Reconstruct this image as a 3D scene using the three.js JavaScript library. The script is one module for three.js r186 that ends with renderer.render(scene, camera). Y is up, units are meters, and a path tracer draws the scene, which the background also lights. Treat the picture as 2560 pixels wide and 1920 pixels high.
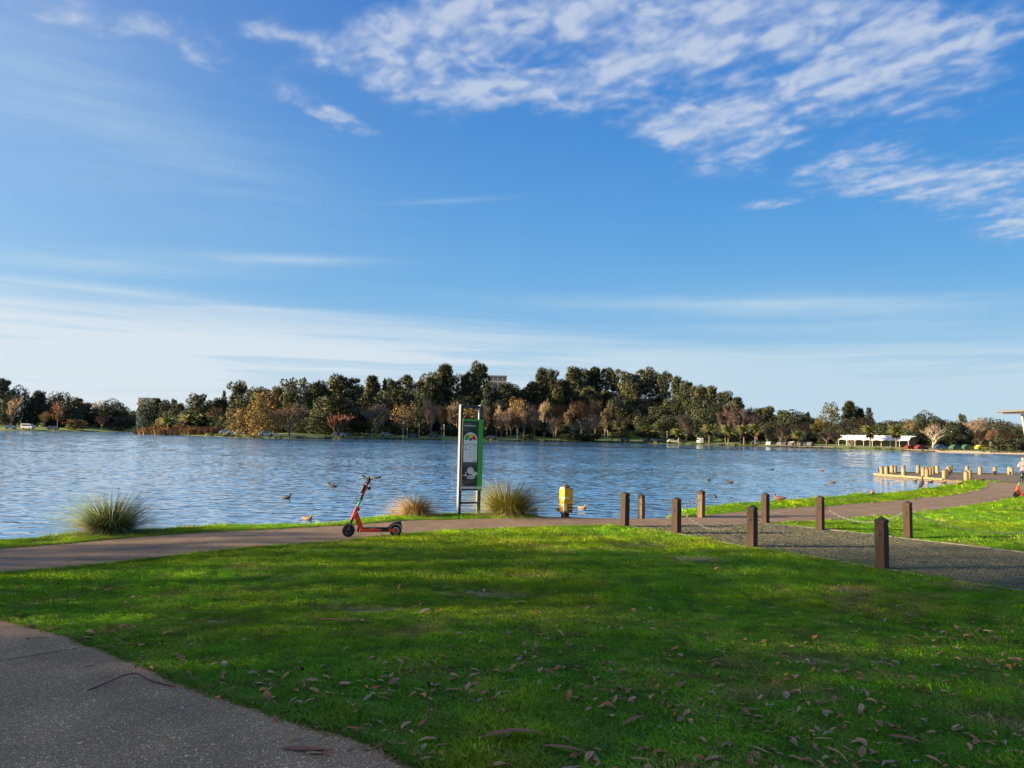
import * as THREE from 'three';
import { mergeGeometries, mergeVertices, toCreasedNormals } from 'three/addons/utils/BufferGeometryUtils.js';
import { RoundedBoxGeometry } from 'three/addons/geometries/RoundedBoxGeometry.js';
import { MarchingCubes } from 'three/addons/objects/MarchingCubes.js';

// ------------------------------------------------------------------ camera, exposure, sky, sun
const scene = new THREE.Scene();
const renderer = new THREE.WebGLRenderer({ antialias: true });
renderer.setSize(1024, 768);
renderer.toneMapping = THREE.LinearToneMapping;
renderer.toneMappingExposure = 3.2;
renderer.shadowMap.enabled = true;
const DEG = Math.PI / 180;
const camera = new THREE.PerspectiveCamera(53.01, 4 / 3, 0.1, 4000);
camera.position.set(0, 1.95, 0);
camera.rotation.set(3.79 * DEG, 0, 1.243 * DEG, 'YXZ');
scene.add(camera);

const SUN_AZ = -101, SUN_EL = 15.5;               // degrees from straight ahead (right is plus), and above the horizon
const sunDir = new THREE.Vector3(Math.sin(SUN_AZ * DEG) * Math.cos(SUN_EL * DEG), Math.sin(SUN_EL * DEG), -Math.cos(SUN_AZ * DEG) * Math.cos(SUN_EL * DEG));
const sun = new THREE.DirectionalLight(new THREE.Color(1.0, 0.77, 0.47), 5);
sun.position.copy(sunDir).multiplyScalar(300).add(new THREE.Vector3(10, 0, -60));
sun.target.position.set(10, 0, -60);
sun.castShadow = true; sun.shadow.radius = 2;
sun.shadow.mapSize.set(2048, 2048);
Object.assign(sun.shadow.camera, { left: -130, right: 130, top: 130, bottom: -130, near: 1, far: 700 });
scene.add(sun, sun.target);

// ------------------------------------------------------------------ numbers and noise
function rng(seed) { let s = seed >>> 0; return () => { s = (s + 0x6D2B79F5) | 0; let t = Math.imul(s ^ (s >>> 15), 1 | s); t = (t + Math.imul(t ^ (t >>> 7), 61 | t)) ^ t; return ((t ^ (t >>> 14)) >>> 0) / 4294967296; }; }
const clamp = (x, a = 0, b = 1) => Math.min(b, Math.max(a, x));
const mix = (a, b, t) => a + (b - a) * t;
const sstep = (a, b, x) => { const t = clamp((x - a) / (b - a)); return t * t * (3 - 2 * t); };
const NT = new Float32Array(65536); { const r = rng(7); for (let i = 0; i < 65536; i++) NT[i] = r(); }
function vnoise(x, y) {
  const xi = Math.floor(x), yi = Math.floor(y), fx = x - xi, fy = y - yi, u = fx * fx * (3 - 2 * fx), v = fy * fy * (3 - 2 * fy);
  const h = (a, b) => NT[((a & 255) | ((b & 255) << 8)) & 65535];
  const a = h(xi, yi), b = h(xi + 1, yi), c = h(xi, yi + 1), d = h(xi + 1, yi + 1);
  return a + (b - a) * u + (c - a) * v + (a - b - c + d) * u * v;
}
function fbm(x, y, o = 4) { let s = 0, a = 0.5, n = 0; for (let i = 0; i < o; i++) { s += a * vnoise(x, y); n += a; a *= 0.5; const t = x * 1.62 - y * 1.2 + 17.3; y = x * 1.2 + y * 1.62 + 9.1; x = t; } return s / n; }
const s2l = (c) => { c /= 255; return c <= 0.04045 ? c / 12.92 : Math.pow((c + 0.055) / 1.055, 2.4); };
const L3 = (r, g, b) => [s2l(r), s2l(g), s2l(b)];

// ------------------------------------------------------------------ sky: clear winter blue, a veil low down, altocumulus above
{
  const W = 4096, Hh = 2048, data = new Float32Array(W * Hh * 4), K = 1 / renderer.toneMappingExposure;
  const stops = [[-90, 120, 150, 165], [-1, 190, 214, 228], [0, 192, 216, 230], [3, 180, 210, 231], [6, 150, 197, 230], [10, 114, 178, 228], [16, 88, 158, 222], [22, 68, 140, 213], [30, 52, 122, 203], [50, 42, 100, 182], [90, 34, 84, 162]].map((s) => [s[0], ...L3(s[1], s[2], s[3])]);
  const grad = (el) => { let i = 0; while (i < stops.length - 2 && el > stops[i + 1][0]) i++; const a = stops[i], b = stops[i + 1], t = clamp((el - a[0]) / (b[0] - a[0])); return [mix(a[1], b[1], t), mix(a[2], b[2], t), mix(a[3], b[3], t)]; };
  // cloud fields: azimuth, elevation, half width, half height, tilt, strength (degrees)
  const fields = [[-5.3, 26.1, 8.5, 2.4, 4, 0.95], [5, 26.6, 9, 3.2, 0, 0.95], [10.9, 24, 6, 3.2, -6, 1.05], [15.1, 21.4, 3.6, 1.8, -10, 1], [19.2, 22, 4.5, 1.3, 22, 0.9], [1, 29.5, 16, 3, 0, 0.75],
    [29.5, 24, 6.5, 2.8, 8, 1.05], [24.3, 23.4, 4.2, 1.5, 10, 0.9], [22, 27, 6, 2, 0, 0.6], [30.5, 16.8, 6.2, 2.2, -3, 1], [24.3, 18, 4.4, 1.4, -6, 0.9], [18.4, 16.5, 2.4, 0.35, 0, 0.8], [33, 13.8, 3.4, 1.1, -14, 0.8],
    [-27, 25.5, 5.5, 1.4, -5, 0.85], [-32.5, 25.4, 3.4, 0.9, -3, 0.8], [-19, 26.7, 1.4, 0.6, 4, 0.85], [-14.5, 22.3, 3.2, 0.7, -14, 0.85], [-12.6, 21.6, 2.4, 0.5, -12, 0.8], [-21.5, 23.7, 4.5, 0.5, -24, 0.22], [-13, 25.6, 4, 0.8, -12, 0.42]];
  const streaks = [[-16, 12.1, 5, 0.28, 3.5, 0.55], [-22, 11.6, 9, 0.5, 3, 0.3], [-30, 10.4, 9, 0.5, 2, 0.42], [-29, 9.0, 9, 0.35, 0, 0.45], [14, 9.7, 16, 0.55, -1, 0.4], [26, 8.6, 12, 1.5, -3, 0.45], [-5, 17, 3.4, 0.16, 5, 0.25], [-26, 18.6, 10, 3.2, -12, 0.28], [-33, 22, 7, 4, -10, 0.2], [10, 6.4, 6, 0.5, -1, 0.25]];
  const soft = (f, az, el) => { const c = Math.cos(f[4] * DEG), s = Math.sin(f[4] * DEG), dx = az - f[0], dy = el - f[1], u = (dx * c + dy * s) / f[2], v = (-dx * s + dy * c) / f[3]; const q = u * u + v * v; return q > 6 ? 0 : f[5] * Math.exp(-q * 0.8); };
  const cl = L3(205, 215, 232), clDim = L3(146, 174, 218), veilL = L3(222, 232, 240), veilR = L3(194, 218, 233), warm = L3(240, 236, 226);
  for (let j = 0; j < Hh; j++) {
    const el = ((j + 0.5) / Hh - 0.5) * 180, ce = Math.cos(el * DEG), se = Math.sin(el * DEG), g = grad(el);
    for (let i = 0; i < W; i++) {
      let az = ((i + 0.5) / W - 0.5) * 360 + 90; if (az > 180) az -= 360;
      let r = g[0], gg = g[1], b = g[2];
      const k = (j * W + i) * 4;
      if (el > -3) {
        let da = Math.abs(az - SUN_AZ); if (da > 180) da = 360 - da;
        const glow = Math.exp(-((da / 62) ** 2) - ((el - 12) / 40) ** 2) * 0.44, aur = 1 + 3.6 * Math.exp(-((da / 36) ** 2) - ((el - SUN_EL) / 32) ** 2), lift = 0.10 * sstep(-5, -40, az) * (Math.abs(az) < 100 ? 1 : 0);
        const t = clamp(glow + lift * 0.4);
        r = mix(r, warm[0] * 0.92, t); gg = mix(gg, warm[1] * 0.95, t); b = mix(b, warm[2], t * 0.8); r *= aur; gg *= 1 + (aur - 1) * 0.93; b *= 1 + (aur - 1) * 0.80;
        const put = (c, a) => { r = mix(r, c[0], a); gg = mix(gg, c[1], a); b = mix(b, c[2], a); };
        // thin streaks, drawn out sideways
        if (el > 0 && el < 40) {
          let a = 0; for (const f of streaks) a += soft(f, az, el);
          const sn = a > 0.003 ? fbm(az * 0.10 + 3, el * 1.5 + az * 0.02, 4) : 0, sn2 = a > 0.003 ? fbm(az * 0.5, el * 2.6, 3) : 0;
          if (a > 0.003) put(veilR, clamp(a * (0.45 + 1.1 * (sn - 0.25) + 0.3 * (sn2 - 0.5)), 0, 0.8));
        }
        // low veil
        const edge = (Math.abs(az) < 60 ? mix(8.8, 7.2, sstep(-30, 16, az)) : az < 0 ? 8.8 : 7.2);
        if (el < edge + 5) {
          const sn = fbm(az * 0.045 + 11, el * 1.1 + az * 0.015, 5), e = edge + (sn - 0.5) * 3.2;
          const str = mix(0.90, 0.84, sstep(-8, 28, az));
          const dip = 1 - 0.55 * sstep(0.52, 0.72, fbm(az * 0.07 + 40, el * 2.2 + 5, 4)) * sstep(0, 3, el);
          put(az < 0 ? [0, 1, 2].map((q) => mix(veilL[q], veilR[q], 0.6 * sstep(-20, 10, az))) : [0, 1, 2].map((q) => mix(veilL[q], veilR[q], 0.6 + 0.4 * sstep(0, 22, az))), str * sstep(e + 1.0, e - 2.2, el) * dip);
        }
        // altocumulus
        if (el > 8) {
          let m = 0;
          const inFrame = Math.abs(az) < 39 && el < 33;
          for (const f of fields) m += soft(f, az, el);
          if (!inFrame) m += 1.0 * sstep(0.30, 0.52, fbm(Math.sin(az * DEG) * (90 - el) * 0.05 + 50, Math.cos(az * DEG) * (90 - el) * 0.05 + 20, 3)) * sstep(11, 20, el) * Math.max(sstep(36, 42, Math.abs(az)), sstep(29, 33, el));
          if (m > 0.02) {
            const px = Math.sin(az * DEG) * ce / se, pz = Math.cos(az * DEG) * ce / se, rx = px * 0.80 + pz * 0.60, rz = -px * 0.60 + pz * 0.80;
            const n = fbm(rx * 4.2 + 5, rz * 2.6, 4), n2 = fbm(rx * 18 + 3, rz * 13 + fbm(px * 6, pz * 6, 2) * 2.5, 4);
            const n3 = fbm(px * 42, pz * 30, 3), puff = sstep(0.30, 0.68, n2);
            const d = clamp((clamp(m) - 0.48) * 0.95 + (n - 0.5) * 1.5 + (n2 - 0.5) * 0.72 + (n3 - 0.5) * 0.30 + 0.22) * clamp(m * 1.8 - 0.1);
            const a = Math.pow(sstep(-0.05, 1.05, d), 1.15) * (0.52 + 0.28 * puff), lum = clamp(0.10 + d * 0.75 + (n2 - 0.5) * 0.9 + (n3 - 0.5) * 0.4);
            put([0, 1, 2].map((q) => mix(clDim[q], cl[q], lum)), a);
          }
        }
      }
      data[k] = r * K; data[k + 1] = gg * K; data[k + 2] = b * K; data[k + 3] = 1;
    }
  }
  const sky = new THREE.DataTexture(data, W, Hh, THREE.RGBAFormat, THREE.FloatType);
  sky.mapping = THREE.EquirectangularReflectionMapping; sky.magFilter = THREE.LinearFilter; sky.minFilter = THREE.LinearFilter; sky.colorSpace = THREE.LinearSRGBColorSpace; sky.needsUpdate = true;
  scene.background = sky; scene.environment = sky;
}

// ------------------------------------------------------------------ building helpers
const used = {};
function numbered(name) { const n = used[name] = (used[name] ?? -1) + 1; return n ? `${name}_${String(n).padStart(3, '0')}` : name; }
function mesh(name, geo, mat, parent) { const m = new THREE.Mesh(geo, mat); m.name = name; m.castShadow = m.receiveShadow = true; if (parent) parent.add(m); return m; }
function tag(o, label, category, group) { o.userData.label = label; o.userData.category = category; if (group) o.userData.group = group; return o; }
function thing(name, label, category, [x, y, z] = [0, 0, 0], turn = 0, group) { const o = new THREE.Group(); o.name = numbered(name); o.position.set(x, y, z); o.rotation.y = turn; scene.add(o); return tag(o, label, category, group); }
function single(name, geo, mat, label, category, group) { const m = mesh(numbered(name), geo, mat, scene); return tag(m, label, category, group); }
function structure(o, name) { o.name = name ?? o.name; o.userData.kind = 'structure'; scene.add(o); return o; }
function stuff(o, label, category) { o.userData.kind = 'stuff'; if (label) o.userData.label = label; if (category) o.userData.category = category; o.castShadow = o.receiveShadow = true; return o; }
const std = (r, g, b, rough = 0.8, extra = {}) => new THREE.MeshStandardMaterial({ color: new THREE.Color(r, g, b), roughness: rough, ...extra });
const phys = (r, g, b, rough = 0.5, extra = {}) => new THREE.MeshPhysicalMaterial({ color: new THREE.Color(r, g, b), roughness: rough, ...extra });
function place(geo, x = 0, y = 0, z = 0, rx = 0, ry = 0, rz = 0, sx = 1, sy = sx, sz = sx) { const m = new THREE.Matrix4().compose(new THREE.Vector3(x, y, z), new THREE.Quaternion().setFromEuler(new THREE.Euler(rx, ry, rz)), new THREE.Vector3(sx, sy, sz)); geo.applyMatrix4(m); return geo; }
const rbox = (w, h, d, r = 0.01, seg = 2) => new RoundedBoxGeometry(w, h, d, seg, Math.min(r, w / 2.01, h / 2.01, d / 2.01));
function joined(list) { const g = mergeGeometries(list.map((x) => { const y = x.index ? x.toNonIndexed() : x; for (const k of Object.keys(y.attributes)) if (!['position', 'normal', 'uv'].includes(k)) y.deleteAttribute(k); return y; })); return g; }
function bar(a, b, r, r2 = r, seg = 10) { const A = new THREE.Vector3(...a), B = new THREE.Vector3(...b), d = B.clone().sub(A), g = new THREE.CylinderGeometry(r2, r, d.length(), seg); g.applyQuaternion(new THREE.Quaternion().setFromUnitVectors(new THREE.Vector3(0, 1, 0), d.clone().normalize())); g.translate((A.x + B.x) / 2, (A.y + B.y) / 2, (A.z + B.z) / 2); return g; }
function beam(a, b, w, h, r = 0.005) { const A = new THREE.Vector3(...a), B = new THREE.Vector3(...b), d = B.clone().sub(A), g = rbox(w, d.length(), h, r); g.applyQuaternion(new THREE.Quaternion().setFromUnitVectors(new THREE.Vector3(0, 1, 0), d.clone().normalize())); g.translate((A.x + B.x) / 2, (A.y + B.y) / 2, (A.z + B.z) / 2); return g; }
const curve = (pts, r, seg = 24, rs = 6, closed = false) => new THREE.TubeGeometry(new THREE.CatmullRomCurve3(pts.map((p) => new THREE.Vector3(...p)), closed), seg, r, rs, closed);
function dataTex(n, fn, srgb, rep = 1, m = n) { // fn(u, v) -> rgb 0..1
  const d = new Uint8Array(n * m * 4); for (let j = 0; j < m; j++) for (let i = 0; i < n; i++) { const c = fn((i + 0.5) / n, (j + 0.5) / m), k = (j * n + i) * 4; d[k] = clamp(c[0]) * 255; d[k + 1] = clamp(c[1]) * 255; d[k + 2] = clamp(c[2]) * 255; d[k + 3] = 255; }
  const t = new THREE.DataTexture(d, n, m); t.wrapS = t.wrapT = THREE.RepeatWrapping; t.magFilter = THREE.LinearFilter; t.minFilter = THREE.LinearMipmapLinearFilter; t.generateMipmaps = true; if (srgb) t.colorSpace = THREE.SRGBColorSpace; t.repeat.set(rep, rep); t.needsUpdate = true; return t;
}
const tnoise = (u, v, f) => { // tiling noise with f cells a side
  const x = u * f, y = v * f, xi = Math.floor(x), yi = Math.floor(y), fx = x - xi, fy = y - yi, a = fx * fx * (3 - 2 * fx), b = fy * fy * (3 - 2 * fy), m = (q) => ((q % f) + f) % f, h = (p, q) => NT[(m(p) * 7 + m(q) * 263 + f * 31) & 65535];
  return mix(mix(h(xi, yi), h(xi + 1, yi), a), mix(h(xi, yi + 1), h(xi + 1, yi + 1), a), b);
};
const tfbm = (u, v, f, o) => { let s = 0, a = 0.5, n = 0; for (let i = 0; i < o; i++) { s += a * tnoise(u, v, f); n += a; a *= 0.55; f *= 2; } return s / n; };
class Soup { // loose leaf faces, blades and twigs with colours and normals
  constructor() { this.p = []; this.n = []; this.c = []; this.i = []; }
  vert(x, y, z, nx, ny, nz, c) { this.p.push(x, y, z); this.n.push(nx, ny, nz); this.c.push(c[0], c[1], c[2]); return this.p.length / 3 - 1; }
  tri(a, b, c) { this.i.push(a, b, c); }
  geo() { const { p, n, i: ix } = this; for (let t = 0; t < ix.length; t += 3) { const a = ix[t] * 3, b = ix[t + 1] * 3, c = ix[t + 2] * 3, ux = p[b] - p[a], uy = p[b + 1] - p[a + 1], uz = p[b + 2] - p[a + 2], vx = p[c] - p[a], vy = p[c + 1] - p[a + 1], vz = p[c + 2] - p[a + 2]; if ((uy * vz - uz * vy) * n[a] + (uz * vx - ux * vz) * n[a + 1] + (ux * vy - uy * vx) * n[a + 2] < 0) { const s = ix[t + 1]; ix[t + 1] = ix[t + 2]; ix[t + 2] = s; } }
    const g = new THREE.BufferGeometry(); g.setAttribute('position', new THREE.Float32BufferAttribute(this.p, 3)); g.setAttribute('normal', new THREE.Float32BufferAttribute(this.n, 3)); g.setAttribute('color', new THREE.Float32BufferAttribute(this.c, 3)); g.setIndex(this.i); return g; }
}

// ------------------------------------------------------------------ the land and the lake
const WATER_Y = -0.45;
const NEAR_SHORE = [[-120, 12], [-60, -12], [-30, -14.5], [-13, -13.2], [-8.78, -13.46], [-8.1, -14.32], [-6.87, -15.33], [-5.59, -16.17], [-3.84, -16.86], [-3.65, -17.6], [-2.7, -18.58], [-1.27, -19.4], [0.67, -19.6], [1.5, -19.75], [2.13, -19.8], [2.91, -19.75], [4.05, -20.04], [4.36, -20.55], [5.59, -22.77], [7.67, -25.37], [9.5, -27.23], [13.28, -31.35], [18.58, -36.53], [19.92, -37.99], [23.38, -41.71], [26.66, -45.54], [27.95, -47.3], [27.9, -48.6], [26.2, -54.6], [30, -58.9], [40, -61], [60, -66], [95, -78], [150, -105], [215, -150]];
const FAR_SHORE = [[-433, -498], [-199.7, -301.8], [-185.8, -318.1], [-173.5, -353.6], [-140, -330], [-128.3, -266.6], [-115.3, -259.8], [-102.9, -255], [-68.8, -212], [-56.7, -229.6], [-38.6, -269], [-10.4, -286.1], [20.5, -320.9], [60.4, -339.9], [79.3, -322], [99, -306.6], [115, -280], [129, -266], [135.6, -247], [152.5, -240.6], [175.9, -238.6], [207.6, -232.5]];
const LAKE = [...NEAR_SHORE, [235, -190], ...FAR_SHORE.slice().reverse(), [-470, -300], [-330, -60], [-230, 10]];
function lakeDist(x, z) { // metres from the shoreline, minus out on the lake
  let best = 1e9, inside = false;
  for (let i = 0, n = LAKE.length, j = n - 1; i < n; j = i++) {
    const [ax, az] = LAKE[j], [bx, bz] = LAKE[i], dx = bx - ax, dz = bz - az, t = clamp(((x - ax) * dx + (z - az) * dz) / (dx * dx + dz * dz)), ex = x - ax - dx * t, ez = z - az - dz * t, d = ex * ex + ez * ez;
    if (d < best) best = d;
    if ((az > z) !== (bz > z) && x < (bx - ax) * (z - az) / (bz - az) + ax) inside = !inside;
  }
  return (inside ? -1 : 1) * Math.sqrt(best);
}
function nearLand(x, z) { const d = Math.hypot(x, z); return 0.30 * (1 - sstep(3, 10, d)) - 0.30 * sstep(18, 42, d) + (fbm(x * 0.45 + 30, z * 0.45 + 8, 2) - 0.5) * 0.05 * sstep(2, 5, d); }
function farLand(x, z, s) { const hill = 15 * Math.exp(-(((x - 6) / 105) ** 2) - (((z + 432) / 62) ** 2)) + 7 * Math.exp(-(((x + 95) / 70) ** 2) - (((z + 370) / 50) ** 2)) + 5 * Math.exp(-(((x - 60) / 60) ** 2) - (((z + 420) / 40) ** 2)); return -0.25 + 0.6 * sstep(0, 12, s) + 0.025 * Math.max(0, s - 6) * (s < 200 ? 1 : 200 / s) + hill * sstep(14, 60, s); }
function groundY(x, z) {
  const s = lakeDist(x, z), far = z < -150 || Math.abs(x) > 160, w = far ? 5 : 0.42;
  const ramp = Math.exp(-(((x - 2.6) / 1.1) ** 2)) * sstep(1.2, -0.1, s) * (z > -22 && z < -15 ? 1 : 0);
  const land = far ? farLand(x, z, s) : nearLand(x, z) - 0.04 * sstep(0.9, 0.1, s) - 0.3 * ramp;
  return mix(-1.7, land, sstep(-w, far ? 1 : 0.10, s));
}
const BARE = [[3.03, -12.6, 0.55, 0.4], [4.56, -10.35, 0.6, 0.35], [0.39, -10.87, 0.45, 0.25], [-1.59, -8.45, 0.6, 0.3], [-0.29, -9.62, 0.6, 0.35], [6.38, -10.82, 0.5, 0.4], [-2.79, -7.74, 0.4, 0.2], [2.52, -14.09, 0.5, 0.3], [3.2, -5.0, 0.5, 0.4], [2.4, -6.6, 0.6, 0.25]];
const bareAt = (x, z) => { let b = 0; for (const [cx, cz, rx, rz] of BARE) b = Math.max(b, 1 - Math.hypot((x - cx) / rx, (z - cz) / rz)); return clamp(b * 1.6 + (fbm(x * 5, z * 5, 3) - 0.5) * 1.6 * (b > -0.4 ? 1 : 0)); };
const span = (a, b, st) => { const o = [], n = Math.max(1, Math.round(Math.abs(b - a) / st)); for (let i = 0; i < n; i++) o.push(a + (b - a) * i / n); return o; };
const grassTex = dataTex(512, (u, v) => { const n = tfbm(u, v, 8, 5), m = tfbm(u + 0.3, v + 0.6, 32, 3), q = tnoise(u, v, 128), d = sstep(0.62, 0.74, tfbm(u + 0.7, v, 12, 4)); const a = 0.84 + 0.34 * (m - 0.5) + 0.34 * (q - 0.5); return [mix(0.90 + 0.3 * (n - 0.5), 1.06, d) * a, mix(1.0, 0.92, d) * a, mix(0.84, 0.86, d) * a]; }, true, 1 / 2.2);
{
  const xs = [...span(-1000, -260, 40), ...span(-260, -40, 5), ...span(-40, -14, 1), ...span(-14, 14, 0.25), ...span(14, 45, 0.5), ...span(45, 260, 5), ...span(260, 1001, 40)], zs = [...span(260, 10, 25), ...span(10, -2, 1), ...span(-2, -30, 0.25), ...span(-30, -65, 0.5), ...span(-65, -180, 5), ...span(-180, -440, 4), ...span(-440, -1401, 30)];
  const p = [], uv = [], col = [], idx = [], nx = xs.length;
  zs.forEach((z) => xs.forEach((x) => {
    const y = groundY(x, z); p.push(x, y, z); uv.push(x, z);
    const far = z < -150 || Math.abs(x) > 160, n = fbm(x * 0.5, z * 0.5, 3), nf = fbm(x * 0.03, z * 0.03, 3);
    let c = far ? [mix(0.13, 0.20, nf), mix(0.21, 0.24, nf), 0.03] : [mix(0.13, 0.24, n), mix(0.32, 0.38, n), 0.030];
    if (far) { const litter = sstep(0.40, 0.60, fbm(x * 0.02 + 9, z * 0.02, 3)) * sstep(2, 5, y); c = [mix(c[0], 0.13, litter), mix(c[1], 0.095, litter), mix(c[2], 0.05, litter)]; }
    if (!far && z > -16) { const b = bareAt(x, z); c = [mix(c[0], 0.26, b), mix(c[1], 0.19, b), mix(c[2], 0.12, b)]; }
    if (y < WATER_Y + 0.1) c = [0.10, 0.085, 0.055];
    col.push(...c);
  }));
  for (let j = 0; j < zs.length - 1; j++) for (let i = 0; i < nx - 1; i++) { const a = j * nx + i; idx.push(a, a + nx, a + 1, a + 1, a + nx, a + nx + 1); }
  for (let t = 0; t < idx.length; t += 3) { const a = idx[t] * 3, b = idx[t + 1] * 3, c = idx[t + 2] * 3; if ((p[b + 2] - p[a + 2]) * (p[c] - p[a]) - (p[b] - p[a]) * (p[c + 2] - p[a + 2]) < 0) { const q = idx[t + 1]; idx[t + 1] = idx[t + 2]; idx[t + 2] = q; } }
  const g = new THREE.BufferGeometry(); g.setAttribute('position', new THREE.Float32BufferAttribute(p, 3)); g.setAttribute('uv', new THREE.Float32BufferAttribute(uv, 2)); g.setAttribute('color', new THREE.Float32BufferAttribute(col, 3)); g.setIndex(idx); g.computeVertexNormals();
  structure(mesh('ground', g, new THREE.MeshStandardMaterial({ map: grassTex, vertexColors: true, roughness: 1 })));
}
// water: wind ripples, calmer under the far bank
function rippleTex(N, tile, seed, lo, hi, steep) {
  const r = rng(seed), waves = [];
  for (let i = 0; i < 70; i++) { const lam = lo * Math.pow(hi / lo, r()), dir = (90 + (r() + r() + r() - 1.5) * 62) * DEG, kx = Math.round(tile / lam * Math.cos(dir)), kz = Math.round(tile / lam * Math.sin(dir)); if (kx || kz) waves.push([kx, kz, r() * 6.283, steep * (0.5 + r())]); }
  const d = new Float32Array(N * N * 4), C = new Float32Array(N); for (let i = 0; i < N; i++) C[i] = Math.cos(i / N * 2 * Math.PI);
  const sx = new Float32Array(N * N), sz = new Float32Array(N * N);
  for (const [kx, kz, ph, a] of waves) { const L = Math.hypot(kx, kz), ax = a * kx / L, az = a * kz / L, p0 = Math.round(ph / 6.2832 * N); for (let j = 0; j < N; j++) for (let i = 0, q = p0 + kz * j + N * 4096; i < N; i++, q += kx) { const c = C[q & (N - 1)], k = j * N + i; sx[k] += ax * c; sz[k] += az * c; } }
  for (let k = 0; k < N * N; k++) { const l = 1 / Math.hypot(sx[k], sz[k], 1); d[k * 4] = 0.5 - 0.5 * sx[k] * l; d[k * 4 + 1] = 0.5 - 0.5 * sz[k] * l; d[k * 4 + 2] = 0.5 + 0.5 * l; d[k * 4 + 3] = 1; }
  const t = new THREE.DataTexture(d, N, N, THREE.RGBAFormat, THREE.FloatType); t.wrapS = t.wrapT = THREE.RepeatWrapping; t.magFilter = THREE.LinearFilter; t.minFilter = THREE.LinearFilter; t.repeat.set(1 / tile, 1 / tile); t.needsUpdate = true; return t;
}
const rippleMap = rippleTex(1024, 10.5, 41, 0.22, 1.3, 0.025);
const waterMat = phys(0.058, 0.18, 0.37, 0.05, { ior: 1.5, normalMap: rippleMap, normalScale: new THREE.Vector2(0.6, 0.6) });
const nearMat = phys(0.058, 0.18, 0.37, 0.05, { ior: 1.5, normalMap: rippleMap, normalScale: new THREE.Vector2(0.24, 0.24) }), midMat = phys(0.058, 0.18, 0.37, 0.05, { ior: 1.5, normalMap: rippleMap, normalScale: new THREE.Vector2(0.36, 0.36) });
const calmMat = phys(0.058, 0.18, 0.37, 0.05, { ior: 1.5, normalMap: rippleMap, normalScale: new THREE.Vector2(0.30, 0.30) });
function flatSheet(poly, y) { const g = new THREE.ShapeGeometry(new THREE.Shape(poly.map(([x, z]) => new THREE.Vector2(x, -z)))); g.rotateX(-Math.PI / 2); g.translate(0, y, 0); const q = g.attributes.position, uv = []; for (let i = 0; i < q.count; i++) uv.push(q.getX(i), -q.getZ(i)); g.setAttribute('uv', new THREE.Float32BufferAttribute(uv, 2)); return g; }
{
  const water = mesh('water', flatSheet([[-700, 60], [450, 60], [450, -700], [-700, -700]], WATER_Y - 0.05), waterMat); structure(water);
  // real wavelets where the lake is near enough to see them
  const sheet = (z0, z1, step, seed, n, lo, hi, steep, lift, k) => {
    const r = rng(seed), wv = []; for (let i = 0; i < n; i++) { const lam = lo * Math.pow(hi / lo, r()), dir = (90 + (r() + r() + r() - 1.5) * 75) * DEG, q = 6.2832 / lam; wv.push([q * Math.cos(dir), q * Math.sin(dir), r() * 6.283, steep * (0.6 + 0.8 * r()) / q]); }
    const rows = [], p = [], uv = [], idx = [], N = Math.round((z0 - z1) / step); let base = 0;
    const put = (x, z) => { const gust = 0.30 + 1.4 * fbm(x * 0.014 + seed, z * 0.075, 3); let h = 0; for (const [kx, kz, ph, a] of wv) h += a * Math.sin(kx * x + kz * z + ph); p.push(x, WATER_Y + lift + h * gust, z); uv.push(x, -z); };
    const nx = (z) => Math.floor((0.80 * -z + 8) / step);
    for (let j = 0; j <= N; j++) { const z = z0 - j * step, m = nx(z1); rows.push([base, m]); for (let i = -nx(z); i <= nx(z); i++) put(i * step, z); base += 2 * nx(z) + 1; }
    base = 0; for (let j = 0; j < N; j++) { const a = nx(z0 - j * step), b = nx(z0 - (j + 1) * step), nb = base + 2 * a + 1; for (let i = -a; i < a; i++) { const q = base + i + a, t = nb + i + b; idx.push(q, q + 1, t, q + 1, t + 1, t); } base = nb; }
    const g = new THREE.BufferGeometry(); g.setAttribute('position', new THREE.Float32BufferAttribute(p, 3)); g.setAttribute('uv', new THREE.Float32BufferAttribute(uv, 2)); g.setIndex(idx); g.computeVertexNormals(); mesh('ripples', g, k, water);
  };
  sheet(-12, -70, 0.115, 61, 30, 0.36, 1.4, 0.0095, 0, nearMat); sheet(-69.9, -205, 0.5, 62, 22, 1.7, 4.5, 0.0095, -0.01, midMat);
  const wob = (pts, seed, a) => { const r = rng(seed), o = []; pts.forEach((p, i) => { o.push(p); const q = pts[i + 1]; if (q) for (let k = 1; k < 6; k++) o.push([mix(p[0], q[0], k / 6), mix(p[1], q[1], k / 6) + (r() - 0.5) * a]); }); return o; };
  mesh('calm_water', flatSheet([[-75, -205], [-60, -222], [-38, -275], [-10, -292], [20, -326], [60, -346], [79, -328], [100, -312], [118, -282], ...wob([[112, -258], [92, -205], [70, -180], [30, -186], [-10, -182], [-40, -178], [-62, -196]], 3, 9)], WATER_Y + 0.06), calmMat, water);
}

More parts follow.
